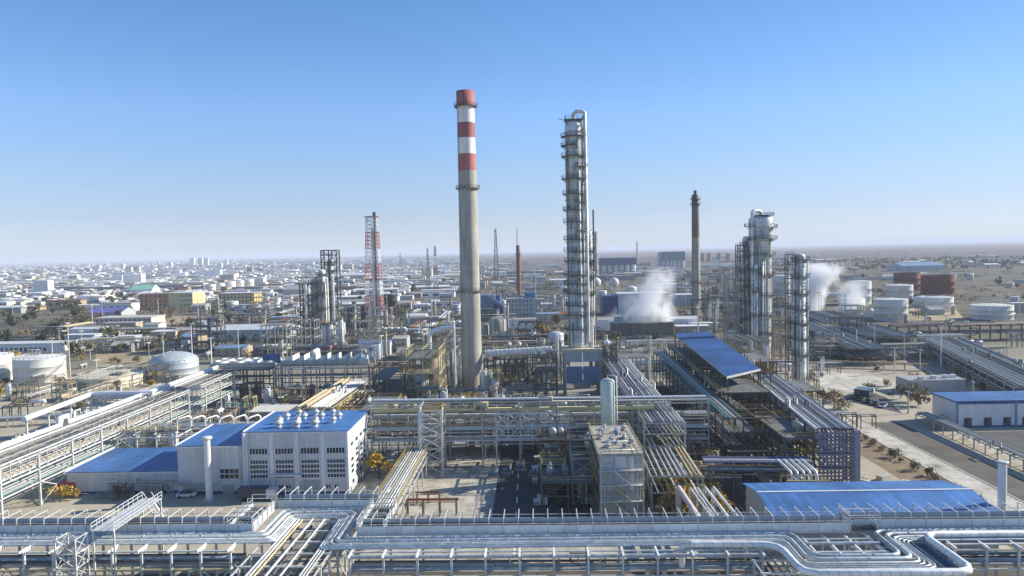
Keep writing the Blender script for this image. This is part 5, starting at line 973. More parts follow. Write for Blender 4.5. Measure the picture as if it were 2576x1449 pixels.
rk(2070,905,3, 2330,915,3, 3, [2.4], 8, 'very low pipe rack along the far side of the pale concrete yard', 'tan', 4, ['tan','rust'], 0, leg=.25)
rk(1545,862,5, 1705,858,5, 8, [5], 9, 'crosswise rack with a pale beam below the steaming cooling tower', 'concl', 6, GP, 0, leg=.7)
rk(1222,905,9, 1425,893,9, 7, [6, 9.5], 7, 'dark crosswise pipe rack between striped chimney and tallest column', 'dark', 6, GP, 1, leg=.5)
t = thing('flue_gas_duct', 'fat white ribbed duct leaning from the striped chimney to the right', 'duct', (0, 0, 0)); a = at(1221,890,14); b_ = at(1388,880,15.5); t.location = (a.x, a.y, 0); d_ = b_-a
MB().cyl((0,0,a.z), (d_.x,d_.y,b_.z), 1.5, 16).build('duct', 'alul', t); q = MB()
for k in range(15): p = d_*(k+.5)/15; q.cyl((p.x,p.y,a.z+(b_.z-a.z)*(k+.5)/15), (p.x+.3,p.y,a.z+(b_.z-a.z)*(k+.5)/15), 1.62, 16)
q.build('stiffener_rings', 'galvl', t)
for k in (.15, .5, .85): p = d_*k; MB().bar((p.x,p.y-1,0), (p.x,p.y,a.z-1.2), .5).bar((p.x,p.y+1.5,0), (p.x,p.y,a.z-1.2), .5).build('trestle', 'dark', t)
t = thing('flue_riser', 'white bent duct left of the striped chimney with a tall drop pipe', 'duct', (-31.5, 284, 0)); MB().tube([(-8.5,0,8), (-8.5,0,22.5), (-7.8,0,24), (-6.5,0,24.6), (-.6,0,26), (1.2,0,26.2)], .9, 12).build('duct', 'alul', t); MB().cyl((1.2,0,0), (1.2,0,28), .5, 10).build('drop_pipe', 'alul', t)
vessel_v(-39, 279, 4.0, 16.5, 'tan and grey furnace vessel left of the striped chimney', 'tan', 0, leg=2, plat=True)
vessel_v(-41.5, 268, 2.6, 11, 'pale grey upright vessel below the furnace vessel', 'alu', 0, leg=1.5)
steel_frame(-46, -34, 264, 286, [6, 11, 16.8, 20], 'cluttered tan and yellow frame around the furnace vessel', 'yelpipe', bay=5.5, fill=.6, rails='yellow', braces=.4)
steel_frame(-59, -47, 262, 290, [5, 9.5, 14], 'dark rusty process frame between air coolers and furnace vessel', 'brown', bay=6, fill=.7, rails='dark', braces=.7)
# air coolers
def z_at(u, v, y): return aty(u, v, y).z
air_cooler(-96, -62.5, 276, 286, 13.2, 8, 'sawtooth row of eight white air cooler hoods on a raised deck', True, 'galv')
air_cooler(-123.5, -98.5, 276, 288, 12.6, 4, 'air cooler with a blue shaded end left of the sawtooth row', False, 'galv', 2)
for x0, x1, lab in ((-124, -99, 'dark under structure below the air cooler at left'), (-97, -60, 'dark under structure below the sawtooth air coolers')): steel_frame(x0, x1, 271, 275, [5, 9.8, 12.4], lab, 'brown' if x0 < -110 else 'galv', bay=5.2, fill=1, rails='galv', braces=.3, leg=.34)
for i, (x, y) in enumerate(((-119,279), (-113,281), (-107,279), (-92,281), (-86,279), (-80,281), (-74,279), (-68,281))): vessel_h(x, y, 1.3, 4.5, ('shaded drum', 'under the raised air coolers'), ['greyp','teal','alu'][i % 3], 0, 2.5, PI/2)
t = thing('blue_lean_to', 'small shaded blue sheet wall at the end of the left air cooler', 'screen wall', (-101, 276, 0)); MB().box(-3, 4, 2, 2.2, 13.8, 17.5).build('wall', 'blueroof', t); MB().bar((-3,2.1,0), (-3,2.1,14), .4).bar((4,2.1,0), (4,2.1,14), .4).build('post', 'galv', t)
pipe_rack((-66,216), (-64.5,262), 11, [6, 9.2], 7.5, [(4.6,9.7,.35,'yelpipe'),(3.6,9.7,.35,'yelpipe'),(2.2,9.9,.7,'tan'),(.6,9.6,.26,'alul'),(-.3,9.6,.26,'alul'),(-1.2,9.6,.24,'galvl'),(-2.1,9.6,.26,'alul'),(-3,9.6,.24,'galvl'),(-3.9,9.6,.26,'alul'),(-4.8,9.6,.22,'galvl')]+rpipes(10.5, 6, 8), 'pipe rack of pale ribs and buff pipes behind the tall blue roof', 'yelpipe', 2, leg=.34)
t = shed(-89, -75, 226, 236, 6, 'flat beige shelter on posts in front of the sawtooth air coolers', 'tan', 'concl', 'flat', over=.4, cat='shelter')
pipe_rack((-108,203), (-60,202.5), 5, [5.6, 7.6], 5.5, [(y,7.9,.2,'galvl') for y in (-2,-1,0,1,2)]+rpipes(4.6, 5.6, 5), 'crosswise pipe rack with looped pipes behind the middle workshop block', 'galvl', 0, leg=.3, rungs=2)
t = thing('pipe_loops', 'row of upright pale pipe loops standing on the crosswise rack', 'pipe loops', (-100, 202.6, 7.9))
for k in range(9): MB().tube([(k*4,-2,0), (k*4,-2,1.6), (k*4+.6,-1.6,2.2), (k*4+1.6,1.6,2.2), (k*4+2.2,2,1.6), (k*4+2.2,2,0)], .25, 8).build('loop', 'alul', t)
for i, x in enumerate((-109, -104, -98.5)):
    vessel_v(x, 193+i, 1.3, 8.5, ('slim grey vessel', 'behind the low blue roofed annex'), ['alu','greyp','alul'][i], 0, leg=1.5)
steel_frame(-111, -90, 190, 199, [4, 7.5], 'open valve frame with yellow rails behind the low blue roofed annex', 'galvl', bay=5, fill=.7, rails='yellow', braces=.6)
pipe_rack((-64,187.5), (-46,187.3), 3.5, [3, 5], 5, rpipes(3.2, 5, 5)+rpipes(3.2, 3, 4), 'low pipe rack hard behind the tall blue roofed building', 'greyp', 0, leg=.25)
pipe_rack((-152,150), (-155,298), 5, [2.4], 7, rpipes(4.6, 2.4, 7, .15, .4, ['galvl','alu','greyp','tan']), 'low ground level pipe rack at the far left edge', 'galvl', 0, leg=.25)
pipe_rack((-190,236), (-118,250), 4, [2.6], 7, rpipes(3.6, 2.6, 5, .15, .35, ['galvl','alu','tan']), 'low pipe rack winding past the white left tanks', 'tan', 0, leg=.25)

# ---------------------------------------------------------------- named buildings on the left
def shed_at(u0, u1, vb, vt, depth, label, *a, **k):
    p, q = at(u0, vb), at(u1, vb); y = (p.y+q.y)/2; return shed(p.x, q.x, y, y+depth, zc(vt, y, (u0+u1)/2), label, *a, **k)
def winrow(x0, x1, zs, n, hh=1.3, fr=.5): return [(x0+(x1-x0)*(k+(1-fr)/2)/n, x0+(x1-x0)*(k+(1+fr)/2)/n, z, z+hh, 1) for k in range(n) for z in zs]
p, q = at(535,857), at(722,857)
shed_at(535, 722, 857, 829, 16, 'long pale teal shed with small square windows', 'wallteal', 'roofw', 'gable', 3.0, wins=winrow(p.x, q.x, [2.6], 6, 1.7, .2), cat='shed')
shed_at(-60, 150, 888, 866, 14, 'long white depot with a row of dark openings at far left', 'wallw', 'roofw', 'flat', wins=winrow(at(-60,888).x, at(112,888).x, [.6], 16, 2.6, .6), cat='depot')
p, q = at(247,834), at(375,834)
shed_at(247, 375, 834, 800, 22, 'pale three storey office with a flat pale roof', 'brick', 'concl', 'flat', wins=winrow(p.x, q.x, [1.5, 4.8, 8], 12, 1.5), cat='office')
shed_at(222, 300, 800, 786, 26, 'low hall with a violet blue roof behind the pale three storey office', 'wallg', 'purproof', 'gable', 4, cat='hall')
shed_at(332, 378, 742, 728, 25, 'hall with a mint green tent roof beside the orange school block', 'wallw', 'mint', 'gable', 7, cat='hall')
p, q = at(357,778), at(428,778); shed_at(357, 428, 778, 739, 26, 'orange and grey school block with tall dark entrance', 'orange', 'roofg', 'flat', wins=winrow(p.x, q.x, [3, 8, 13], 7, 2.6), cat='school', over=.1)
p, q = at(429,778), at(482,777); shed_at(429, 482, 777, 737, 30, 'yellow school block with an orange end beside the orange block', 'cream', 'roofw', 'flat', wins=winrow(p.x+10, q.x, [3, 8, 13], 5, 2.4), cat='school', over=.1)
p, q = at(556,773), at(636,772); shed_at(556, 636, 773, 738, 24, 'cream apartment block with an uneven roofline', 'cream', 'roofw', 'flat', wins=winrow(p.x, q.x, [2, 6, 10, 14], 9, 1.8), cat='apartment block', over=.1)
shed_at(715, 765, 752, 728, 40, 'grey sloping hall roof right of the cream apartment block', 'wallg', 'roofg', 'gable', 5, cat='hall')
shed_at(860, 915, 708, 692, 60, 'large pale hall just left of the lattice flare stack', 'brick', 'roofw', 'gable', 4, cat='hall')
shed_at(1660, 1740, 726, 715, 20, 'low white sheds behind the steam plume', 'wallw', 'roofw', 'flat', cat='shed')
shed_at(1700, 1775, 768, 742, 20, 'violet grey shed beside the brown topped chimney', 'wallg', 'roofw', 'flat', cat='shed')
shed_at(2250, 2402, 681, 668, 60, 'long low blue roofed hall far behind the rusty tanks', 'wallg', 'bluewall', 'gable', 6, cat='hall')
for u, vb, vt, lab in ((178,970,812,'tall pale lamp post beside the round white tank'), (207,880,832,'short lamp post behind the round white tank'), (530,800,757,'white lamp post left of the cream apartment block'), (150,872,826,'lamp post near the long white depot'), (245,962,905,'thin post beside the low wide cream tank'), (227,905,880,'small post left of the brown field'), (1348,770,665,'thin white lamp mast right of the grey four storey block'), (1275,725,655,'pale mast just right of the striped chimney'), (2285,1040,985,'dark lamp post by the car park'), (2448,1005,960,'post behind the white hall'), (1725,790,690,'thin mast by the brown topped chimney')):
    p = at(u, vb); lamp_post(p.x, p.y, zc(vt, p.y, u), lab)
for u, vb, vt, wb, mats_, lab in ((1097,740,620,6,('red','white','red','white','dark'),'red and white lattice mast left of the striped chimney'), (1078,735,625,5,('brown','brown'),'brown lattice mast left of the red and white mast'), (1249,700,576,9,('dark','dark'),'far dark lattice mast above the bright blue plant'), (1008,690,636,7,('greyp',),'far grey mast between flare stack and striped chimney'), (2380,705,645,6,('greyp',),'far pylon at the right beyond the rusty tanks')):
    p = at(u, vb); mast(p.x, p.y, zc(vt, p.y, u), wb, lab, mats_)

# ---------------------------------------------------------------- industrial clutter in the middle distance
CL = []
def zone(n, u0, u1, v0, v1, fn, seed, gap=3.0):
    r = random.Random(seed); done = 0; tries = 0
    while done < n and tries < n*12:
        tries += 1; u = r.uniform(u0, u1); d = r.random(); hz = 631.5-(u-1288)*.022; ta, tb = v0-hz, v1-hz; v = hz+1/((1/ta)*(1-d)+(1/tb)*d) if r.random() < .5 else r.uniform(v0, v1)
        p = at(u, v)
        if any((p.x-q[0])**2+(p.y-q[1])**2 < (q[2]+gap)**2 for q in CL): continue
        sz = fn(p, r)
        if sz: CL.append((p.x, p.y, sz)); done += 1
for pt in ((1190,975,10), (820,872,26), (945,822,14), (902,815,16), (982,785,10), (1752,812,8), (1915,905,12), (2008,965,9), (1457,1000,14), (1620,848,26), (1600,785,30), (1240,790,14), (1310,797,20), (1252,860,10), (625,850,30), (310,828,22), (70,885,26), (420,775,40), (595,772,30), (270,795,26), (2240,806,16), (2262,757,18), (2160,765,15), (2142,785,14), (2362,785,15), (2494,805,19), (1966,743,14), (2281,730,26), (2358,741,26), (2150,840,30), (1500,725,14), (1545,725,14), (1555,685,60), (1700,670,60), (880,835,9), (905,835,9), (930,835,9), (880,852,8), (905,852,8), (930,852,8), (880,870,7), (905,870,7), (930,870,7), (560,866,9), (600,866,9), (640,866,9), (680,866,9), (715,866,9), (2440,840,36), (440,905,12), (440,975,9), (285,990,12), (100,985,10), (2300,840,26)):
    p = at(pt[0], pt[1]); CL.append((p.x, p.y, pt[2]))
WM = ['wallg', 'wall', 'wallteal', 'brick', 'wallw', 'conc', 'tan']; RM = ['roofg', 'roofw', 'roofw', 'roofg', 'bluewall', 'rust', 'conc']
def c_shed(p, r):
    a, b, h = r.uniform(4, 12), r.uniform(3, 7), r.uniform(3.5, 8); i, j = r.randrange(len(WM)), r.randrange(len(RM))
    nm = ('grey', 'pale', 'teal grey', 'stone', 'white', 'concrete', 'tan')[i]; rn = ('felt', 'pale', 'pale', 'felt', 'blue', 'rusty', 'concrete')[j]; rf = r.choice(['flat', 'gable'])
    shed(p.x-a, p.x+a, p.y-b, p.y+b, h, ('%s %s shed, %s roof' % (nm, 'flat' if rf == 'flat' else 'gabled', rn), place(p)), WM[i], RM[j], rf, r.uniform(1, 2.2), wins=winrow(p.x-a, p.x+a, [h*.4], max(2, int(a/2)), 1.2, .35) if r.random() < .6 else ()); return max(a, b)
def c_frame(p, r):
    a, b = r.uniform(3, 8), r.uniform(3, 6); h = r.uniform(7, 20); n = r.randint(2, 4); fm = r.choice(['brown', 'dark', 'greyp', 'galv', 'galv']); nm = dict(brown='brown', dark='dark', greyp='grey', galv='pale grey')[fm]
    steel_frame(p.x-a, p.x+a, p.y-b, p.y+b, [h*(k+1)/n for k in range(n)], ('%s %s steel frame' % (nm, 'tall' if h > 13 else 'low'), place(p)), fm, bay=5, fill=.6, rails=r.choice(['galv', 'yellow', 'dark']), braces=.4, leg=.4)
    for k in range(r.randint(0, 1)):
        rr = r.uniform(.7, 1.6); vessel_v(p.x+r.uniform(-a, a)*.6, p.y-b+rr*1.2+k*2.5, rr, r.uniform(5, h+3), ('%s vessel in a steel frame' % 'upright', place(p)), r.choice(['alu', 'alul', 'greyp', 'tan']), 0, plat=False)
    return max(a, b)+1
def c_tank(p, r):
    rr = r.uniform(3, 7); h = r.uniform(5, 10); mm = r.choice(['tankw', 'tankw', 'tankb', 'chim', 'tanky', 'alul']); tank(p.x, p.y, rr, h, ('%s %s tank' % ('small' if rr < 5 else 'medium', dict(tankw='white', tankb='blue grey', chim='stained grey', tanky='cream', alul='silvery')[mm]), place(p)), mm, r.choice(['cone', 'dome', 'cone']), rail=False); return rr
def c_drum(p, r):
    k = r.choice(['alul', 'dark', 'greyp', 'rust', 'alu', 'greyp']); vessel_h(p.x, p.y, r.uniform(.8, 1.5), r.uniform(4, 9), ('%s horizontal drum' % dict(alul='pale', dark='black', greyp='grey', rust='rusty', alu='silvery')[k], place(p)), k, 0, r.uniform(1.5, 4), r.choice([0, PI/2])); return 6
def c_vess(p, r):
    k = r.choice(['alu', 'alul', 'greyp', 'greyp', 'tan']); rr = r.uniform(.5, 1.2); h = r.uniform(6, 20); vessel_v(p.x, p.y, rr, h, ('%s %s vessel' % ('tall' if h > 15 else 'short', dict(alu='silvery', alul='pale', greyp='grey', tankw='white', tan='tan')[k]), place(p)), k, 0, plat=r.random() < .6); return rr+1
def c_rack(p, r):
    L, rz = r.uniform(30, 80), r.random() < .7; fm = r.choice(['galv', 'greyp', 'brown', 'dark', 'concl']); h = r.uniform(4, 8); wd = r.uniform(4, 8); mats_ = r.sample(PM, 5)
    B = (p.x+L, p.y+r.uniform(-2, 2)) if rz else (p.x+r.uniform(-2, 2), p.y+L)
    for k in range(1, 9):
        ex, ey = p.x+(B[0]-p.x)*k/8, p.y+(B[1]-p.y)*k/8
        if any((ex-q[0])**2+(ey-q[1])**2 < (q[2]+3)**2 for q in CL): return None
    pipe_rack(p.xy, B, wd, [h*.55, h], r.uniform(7, 10), rpipes(wd-.4, h, 6, .15, .45, mats_)+rpipes(wd-.4, h*.55, 5, .15, .4, mats_), ('%s %s pipe rack' % (dict(galv='pale grey', greyp='grey', brown='brown', dark='dark', concl='concrete legged')[fm], 'crosswise' if rz else 'receding'), place(p)), fm, 3, leg=.4); return 5
def c_post(p, r): h = r.uniform(9, 22); lamp_post(p.x, p.y, h, ('%s lamp post' % ('tall' if h > 15 else 'short'), place(p)), m_=r.choice(['concl', 'galv', 'white'])); return 1
def c_tree(kinds):
    def f(p, r):
        k = r.choice(kinds); tree(k, p.x, p.y, ('%s' % dict(green='dark green bushy tree', olive='olive brown tree', bare='bare brown tree', yellow='yellow autumn tree', shrub='olive shrub', goldshrub='golden autumn shrub', dryshrub='dry brown shrub')[k], place(p)), r.uniform(.8, 1.4)); return 1.5
    return f
def c_fin(p, r):
    x = p.x; n = r.randint(3, 5); air_cooler(x-n*2, x+n*2, p.y-3, p.y+3, r.uniform(5, 9), n, ('low air cooler with round fans', place(p)), False, 'galv', 1); return n*2
def c_small(p, r):
    k = r.random()
    if k < .3:
        a, b = r.uniform(1.5, 3.5), r.uniform(1.5, 3); h = r.uniform(3.5, 9); n = 1 if h < 5 else 2; fm = r.choice(['brown', 'dark', 'galv', 'yelpipe', 'greyp'])
        steel_frame(p.x-a, p.x+a, p.y-b, p.y+b, [h*(i+1)/n for i in range(n)], ('small %s valve frame' % dict(brown='brown', dark='dark', galv='pale', yelpipe='buff', greyp='grey')[fm], place(p)), fm, bay=3, fill=.9, rails=r.choice(['galv', 'yellow', 'yellow', 'dark']), braces=.5, leg=.25); return max(a, b)
    if k < .48:
        c = r.choice(['alul', 'greyp', 'tan', 'alu']); rr = r.uniform(.5, 1.2); vessel_v(p.x, p.y, rr, r.uniform(3, 8), ('little %s vessel' % dict(alul='pale', greyp='grey', tan='tan', alu='silvery')[c], place(p)), c, 0, plat=r.random() < .4); return rr+.5
    if k < .8:
        c = r.choice(['alul', 'greyp', 'tan', 'alu', 'teal']); L = r.uniform(3, 6); vessel_h(p.x, p.y, r.uniform(.5, 1), L, ('little %s exchanger drum' % dict(alul='pale', greyp='grey', tan='tan', alu='silvery', teal='teal')[c], place(p)), c, 0, r.uniform(.8, 2.5), r.choice([0, PI/2])); return L/2
    L = r.uniform(8, 18); rz = r.random() < .5; fm = r.choice(['galv', 'brown', 'dark']); h = r.uniform(2.5, 6)
    pipe_rack(p.xy, (p.x+(L if rz else 0), p.y+(0 if rz else L)), 2.4, [h], 4.5, rpipes(2.2, h, 5, .08, .2), ('short %s pipe rack' % dict(galv='pale', brown='brown', dark='dark')[fm], place(p)), fm, 2, leg=.22); return 2.5
def c_lowrack(p, r):
    L = r.uniform(18, 40); rz = r.random() < .5; fm = r.choice(['galv', 'tan', 'concl']); h = r.uniform(1.6, 3)
    pipe_rack(p.xy, (p.x+(L if rz else r.uniform(-2, 2)), p.y+(r.uniform(-2, 2) if rz else L)), 2.6, [h], 5, rpipes(2.4, h, 5, .1, .25, ['galvl', 'tan', 'alu', 'greyp']), ('low %s pipe run' % dict(galv='grey', tan='tan', concl='concrete legged')[fm], place(p)), fm, 0, leg=.22); return 3
zone(20, 500, 1150, 780, 905, c_rack, 1); zone(22, 480, 1150, 775, 905, c_frame, 2); zone(22, 480, 1150, 770, 905, c_shed, 3); zone(6, 480, 1150, 775, 900, c_tank, 4); zone(16, 500, 1150, 790, 915, c_drum, 5); zone(16, 500, 1150, 780, 915, c_vess, 6); zone(5, 700, 1150, 820, 900, c_fin, 7)
zone(8, 1215, 1440, 700, 870, c_rack, 11); zone(12, 1215, 1430, 720, 880, c_frame, 12); zone(10, 1215, 1430, 700, 880, c_shed, 13); zone(8, 1215, 1440, 740, 880, c_vess, 14); zone(5, 1215, 1430, 740, 880, c_tank, 15)
zone(8, 1480, 1900, 700, 850, c_rack, 21); zone(18, 1690, 1890, 700, 860, c_frame, 22); zone(10, 1480, 1900, 690, 860, c_shed, 23); zone(10, 1500, 1900, 720, 860, c_vess, 24); zone(6, 1460, 1800, 715, 840, c_tank, 25)
zone(10, 1940, 2576, 690, 800, c_shed, 31); zone(6, 2020, 2576, 690, 800, c_rack, 32); zone(4, 2030, 2200, 800, 900, c_frame, 33); zone(6, 2030, 2576, 700, 780, c_tank, 34)
zone(8, 0, 500, 845, 888, c_rack, 41); zone(10, 160, 520, 835, 890, c_shed, 42); zone(8, 160, 520, 840, 900, c_drum, 43)
zone(14, 940, 1170, 880, 985, c_small, 71); zone(26, 1215, 1420, 885, 1000, c_small, 72); zone(24, 1540, 1900, 840, 905, c_small, 73); zone(30, 1900, 2080, 850, 985, c_small, 74); zone(20, 1380, 1512, 1060, 1290, c_small, 75, 1); zone(14, 1700, 1880, 1110, 1230, c_small, 76, 1); zone(22, 540, 960, 1015, 1060, c_small, 77, 1); zone(40, 950, 1420, 1030, 1150, c_small, 80, 1); zone(16, 1560, 1700, 1080, 1260, c_small, 81, 1); zone(20, 1890, 2090, 1000, 1180, c_small, 82, 1); zone(30, 1010, 1420, 985, 1035, c_small, 83, 1); zone(12, 1780, 1890, 690, 830, c_frame, 78); zone(8, 1850, 1960, 780, 900, c_frame, 79, 1)
zone(44, 1540, 1900, 700, 850, c_small, 84, 1); zone(40, 1215, 1440, 720, 880, c_small, 85, 1); zone(60, 480, 1150, 785, 905, c_small, 86, 1); zone(44, 2030, 2576, 790, 905, c_small, 87, 1); zone(24, 160, 520, 850, 895, c_small, 88, 1)
zone(34, 0, 475, 905, 1055, c_small, 89, 1.5); zone(30, 0, 475, 900, 1040, c_tree(['dryshrub', 'goldshrub', 'dryshrub', 'shrub']), 90, 1); zone(8, 0, 300, 935, 1040, c_lowrack, 91, 1)
zone(16, 0, 1150, 780, 960, c_post, 51); zone(12, 1250, 1900, 720, 880, c_post, 52); zone(14, 2030, 2576, 780, 960, c_post, 53)
zone(100, -30, 340, 738, 866, c_tree(['green', 'green', 'olive', 'olive', 'bare']), 61, 1); zone(45, 330, 760, 740, 890, c_tree(['olive', 'bare', 'bare', 'green']), 62, 1); zone(60, 130, 860, 790, 905, c_tree(['bare', 'dryshrub', 'bare', 'olive']), 68, 1); zone(40, 1215, 1900, 690, 880, c_tree(['bare', 'dryshrub', 'olive', 'green']), 69, 1); zone(30, 900, 1150, 700, 790, c_tree(['olive', 'bare', 'green']), 63, 1); zone(30, 1640, 1900, 700, 840, c_tree(['olive', 'bare', 'green']), 64, 1); zone(22, 2030, 2576, 690, 790, c_tree(['olive', 'bare', 'green', 'shrub']), 65, 1)
zone(16, 2030, 2576, 885, 1010, c_tree(['dryshrub', 'shrub', 'dryshrub']), 66, 1); zone(24, 0, 480, 900, 1010, c_tree(['dryshrub', 'goldshrub', 'shrub']), 67, 1)
for u, v, k, s_, lab in ((955,1205,'yellow',1.0,'yellow autumn poplar at the right corner of the tall blue roofed building'), (945,1190,'yellow',.7,'smaller yellow autumn tree behind the yellow poplar'), (162,1256,'goldshrub',1.3,'golden shrub at the left corner of the low blue roofed annex'), (1362,862,'yellow',1.7,'tall yellow autumn tree left of the tallest column'), (1368,864,'olive',1.4,'olive tree touching the tall yellow autumn tree'), (420,1035,'yellow',.8,'yellow autumn tree beside the left pipe rack'), (436,1038,'goldshrub',1.3,'golden shrub right of the yellow tree by the left pipe rack'), (505,1022,'yellow',.55,'slim yellow tree below the air coolers'), (1090,1012,'yellow',.9,'orange yellow tree above the cross braced tower'), (1690,1252,'goldshrub',1.9,'golden shrub below the buff pipes'), (1720,1256,'goldshrub',1.7,'second golden shrub below the buff pipes, right of the first'), (1665,1262,'shrub',1.6,'olive shrub left of the golden shrubs below the buff pipes'), (1750,1250,'goldshrub',1.5,'rightmost golden shrub below the buff pipes'), (1830,1110,'goldshrub',1.0,'small golden shrub at the end of the shaded lane'), (2100,1012,'dryshrub',1.6,'dry shrub where the pale road meets the concrete yard'), (2075,1005,'shrub',1.5,'olive shrub beside the slim right column base'), (2125,1030,'dryshrub',1.3,'dry shrub at the left edge of the pale road'), (300,1255,'dryshrub',1.2,'heap like dry shrub in front of the low blue roofed annex'), (2290,1010,'bare',.9,'bare tree by the car park'), (2310,1020,'bare',1.0,'second bare tree by the car park, nearer to the white hall'), (2265,1003,'bare',.8,'smallest bare tree by the car park')):
    p = at(u, v); tree(k, p.x, p.y, lab, s_)

rr_ = random.Random(5)
for k in range(14): tree(rr_.choice(['goldshrub', 'goldshrub', 'shrub', 'dryshrub']), rr_.uniform(25.5, 40), rr_.uniform(148, 159), ('dry golden brown shrub', 'in the thicket below the buff pipes'), rr_.uniform(1.0, 1.7))
for k in range(26): tree(rr_.choice(['dryshrub', 'shrub', 'dryshrub']), 92.6+rr_.uniform(-1.2, 1.4), 122+k*3.6+rr_.uniform(-1, 1), ('dry tuft', 'along the soil bank beside the straight pale road'), rr_.uniform(.35, .8))
for k in range(14):
    x, y, s_ = rr_.uniform(74, 84), rr_.uniform(152, 170), rr_.uniform(.6, 1.6); t = thing('concrete_block', ('pale concrete block', 'lying right of the blue violet riser'), 'concrete block', (x, y, 0), rr_.uniform(0, 3)); MB().box(-s_, s_, -s_*.5, s_*.5, 0, s_*.7).build('block', 'concl', t); MB().tube([(-s_*.3,0,s_*.69), (-s_*.3,0,s_*.95), (s_*.3,0,s_*.95), (s_*.3,0,s_*.69)], .04, 5).build('lifting_loop', 'rust', t)
# small things in the yards
def vehicle(x, y, rz, bm, label, kind='car'):
    t = thing('parked_car' if kind == 'car' else 'truck', label, kind, (x, y, 0), rz); L, w_ = (4.3, 1.75) if kind == 'car' else (8.5, 2.4)
    if kind == 'car':
        MB().box(-L/2, L/2, -w_/2, w_/2, .35, .95).build('body', bm, t); c = MB(); a = [(-1.6,.95), (-1.1,1.5), (.7,1.5), (1.3,.95)]
        for s_ in (-1, 1):
            p = [(x_, s_*(w_/2-.08-(.12 if z > 1 else 0)), z) for x_, z in a]; c.quad(*(p if s_ < 0 else p[::-1]))
        for i in range(3): y0 = w_/2-.08-(.12 if a[i][1] > 1 else 0); y1 = w_/2-.08-(.12 if a[i+1][1] > 1 else 0); c.quad((a[i][0],-y0,a[i][1]), (a[i+1][0],-y1,a[i+1][1]), (a[i+1][0],y1,a[i+1][1]), (a[i][0],y0,a[i][1]))
        c.build('cabin', 'glass', t)
    else:
        MB().box(-L/2, L/2-2.2, -w_/2, w_/2, .9, 3.0).build('cargo_box', bm, t); MB().box(L/2-2.1, L/2, -w_/2+.1, w_/2-.1, .6, 2.7).build('cab', 'carw', t); MB().box(-L/2, L/2-.2, -.5, .5, .55, .88).build('chassis', 'dark', t)
    for x_ in ((-1.35, 1.35) if kind == 'car' else (-2.8, -1.6, 3.2)):
        for s_ in (-1, 1): MB().cyl((x_, s_*(w_/2-.22), .36 if kind == 'car' else .5), (x_, s_*(w_/2), .36 if kind == 'car' else .5), .35 if kind == 'car' else .5, 12).build('wheel', 'tyre', t)
    return t
for u, v, rz, bm, lab, k in ((470,1250,.1,'carw','white car parked left of the round pale flue','car'), (650,1258,0,'card','dark truck parked in front of the tallest workshop block','truck'), (200,1240,.2,'carred','red truck at the left corner of the low blue roofed annex','truck'), (2150,1003,.9,'card','dark car at the near left of the car park','car'), (2168,1008,.9,'cargreen','green grey car second in the car park','car'), (2186,1013,.9,'card','dark car third in the car park','car'), (2204,1018,.9,'cargreen','green grey car fourth in the car park','car'), (2222,1024,.9,'carw','white car last in the car park','car'), (2165,995,.9,'cargreen','green grey truck at the back of the car park','truck'), (2185,998,.9,'card','dark truck beside the green grey truck in the car park','truck')):
    p = at(u, v); vehicle(p.x, p.y, rz, G[bm], lab, k)
def crate(u, v, sx, sy, h, m_, label, cat='cabin', name='utility_cabin'):
    p = at(u, v); t = thing(name, label, cat, (p.x, p.y, 0), 0); MB().box(-sx/2, sx/2, -sy/2, sy/2, .1, h).build('body', m_, t); MB().box(-sx/2-.1, sx/2+.1, -sy/2-.1, sy/2+.1, h+.002, h+.15).build('roof', 'roofw', t); MB().box(-.4, .5, -sy/2-.06, -sy/2-.003, .15, min(2, h*.85)).build('door', 'greyp', t)
for i, (u, v) in enumerate(((1352,1160), (1350,1192), (1346,1215), (1372,1195), (1460,1215), (1486,1215), (1440,1216), (1505,1250), (1468,1265), (1482,1265), (1365,1268), (1350,1270))): crate(u, v, (1.6,2.2,1.2)[i % 3], 1.6, (1.2,1.8,1.0)[i % 3], ('concl','wallw','alul')[i % 3], ('small pale utility box', 'left of the concrete topped tower'), 'utility box', 'utility_box')
for i, (u, v) in enumerate(((375,1240), (400,1242), (430,1238), (355,1238))): crate(u, v, 2.4, 1.8, 2.2, ('wallg','greyp','wallteal','brick')[i], ('small equipment box', 'in front of the low blue roofed annex'), 'utility box', 'utility_box')
def pumpset(u, v, s_, label):
    p = at(u, v); t = thing('pump_set', label, 'pump', (p.x, p.y, 0)); t.scale = (s_, s_, s_); MB().box(-1.4, 1.4, -.7, .7, 0, .35).build('base', 'conc', t); MB().cyl((-1.1,0,.85), (.1,0,.85), .42, 12).build('motor', 'bluewall', t); MB().cyl((.5,0,.85), (1.0,0,.85), .55, 12).build('casing', 'galv', t); MB().tube([(.75,0,.9), (.75,0,2.0), (.75,1.4,2.0)], .16, 8).build('pipe', 'alul', t)
for i in range(16): pumpset(1230+i % 8*34+(i//8)*12, 1110+(i//8)*70+(i*37 % 23), 1.1, ('pump set', 'on the paved yard beneath the tall crosswise pipe rack'))
p = at(1375,1105); t = thing('blue_skid', 'blue tank skid with two white filter pots under the truss', 'equipment skid', (p.x, p.y, 0)); MB().box(-4.5, 4.5, -1.4, 1.4, 4.6, 5.2).build('platform', 'bluewall', t)
for x in (-4.2, 4.2):
    for y in (-1.2, 1.2): MB().bar((x,y,0), (x,y,4.6), .25).build('leg', 'bluewall', t)
for x in (-3.4, -1.6): MB().lathe([(.7, 5.2), (.7, 6.8), (.45, 7.4), (.01, 7.6)], 12, (x, 0, 0)).build('filter_pot', 'white', t)
MB().cyl((0,0,5.8), (4,0,5.8), .6, 12).build('drum', 'blueroof', t)
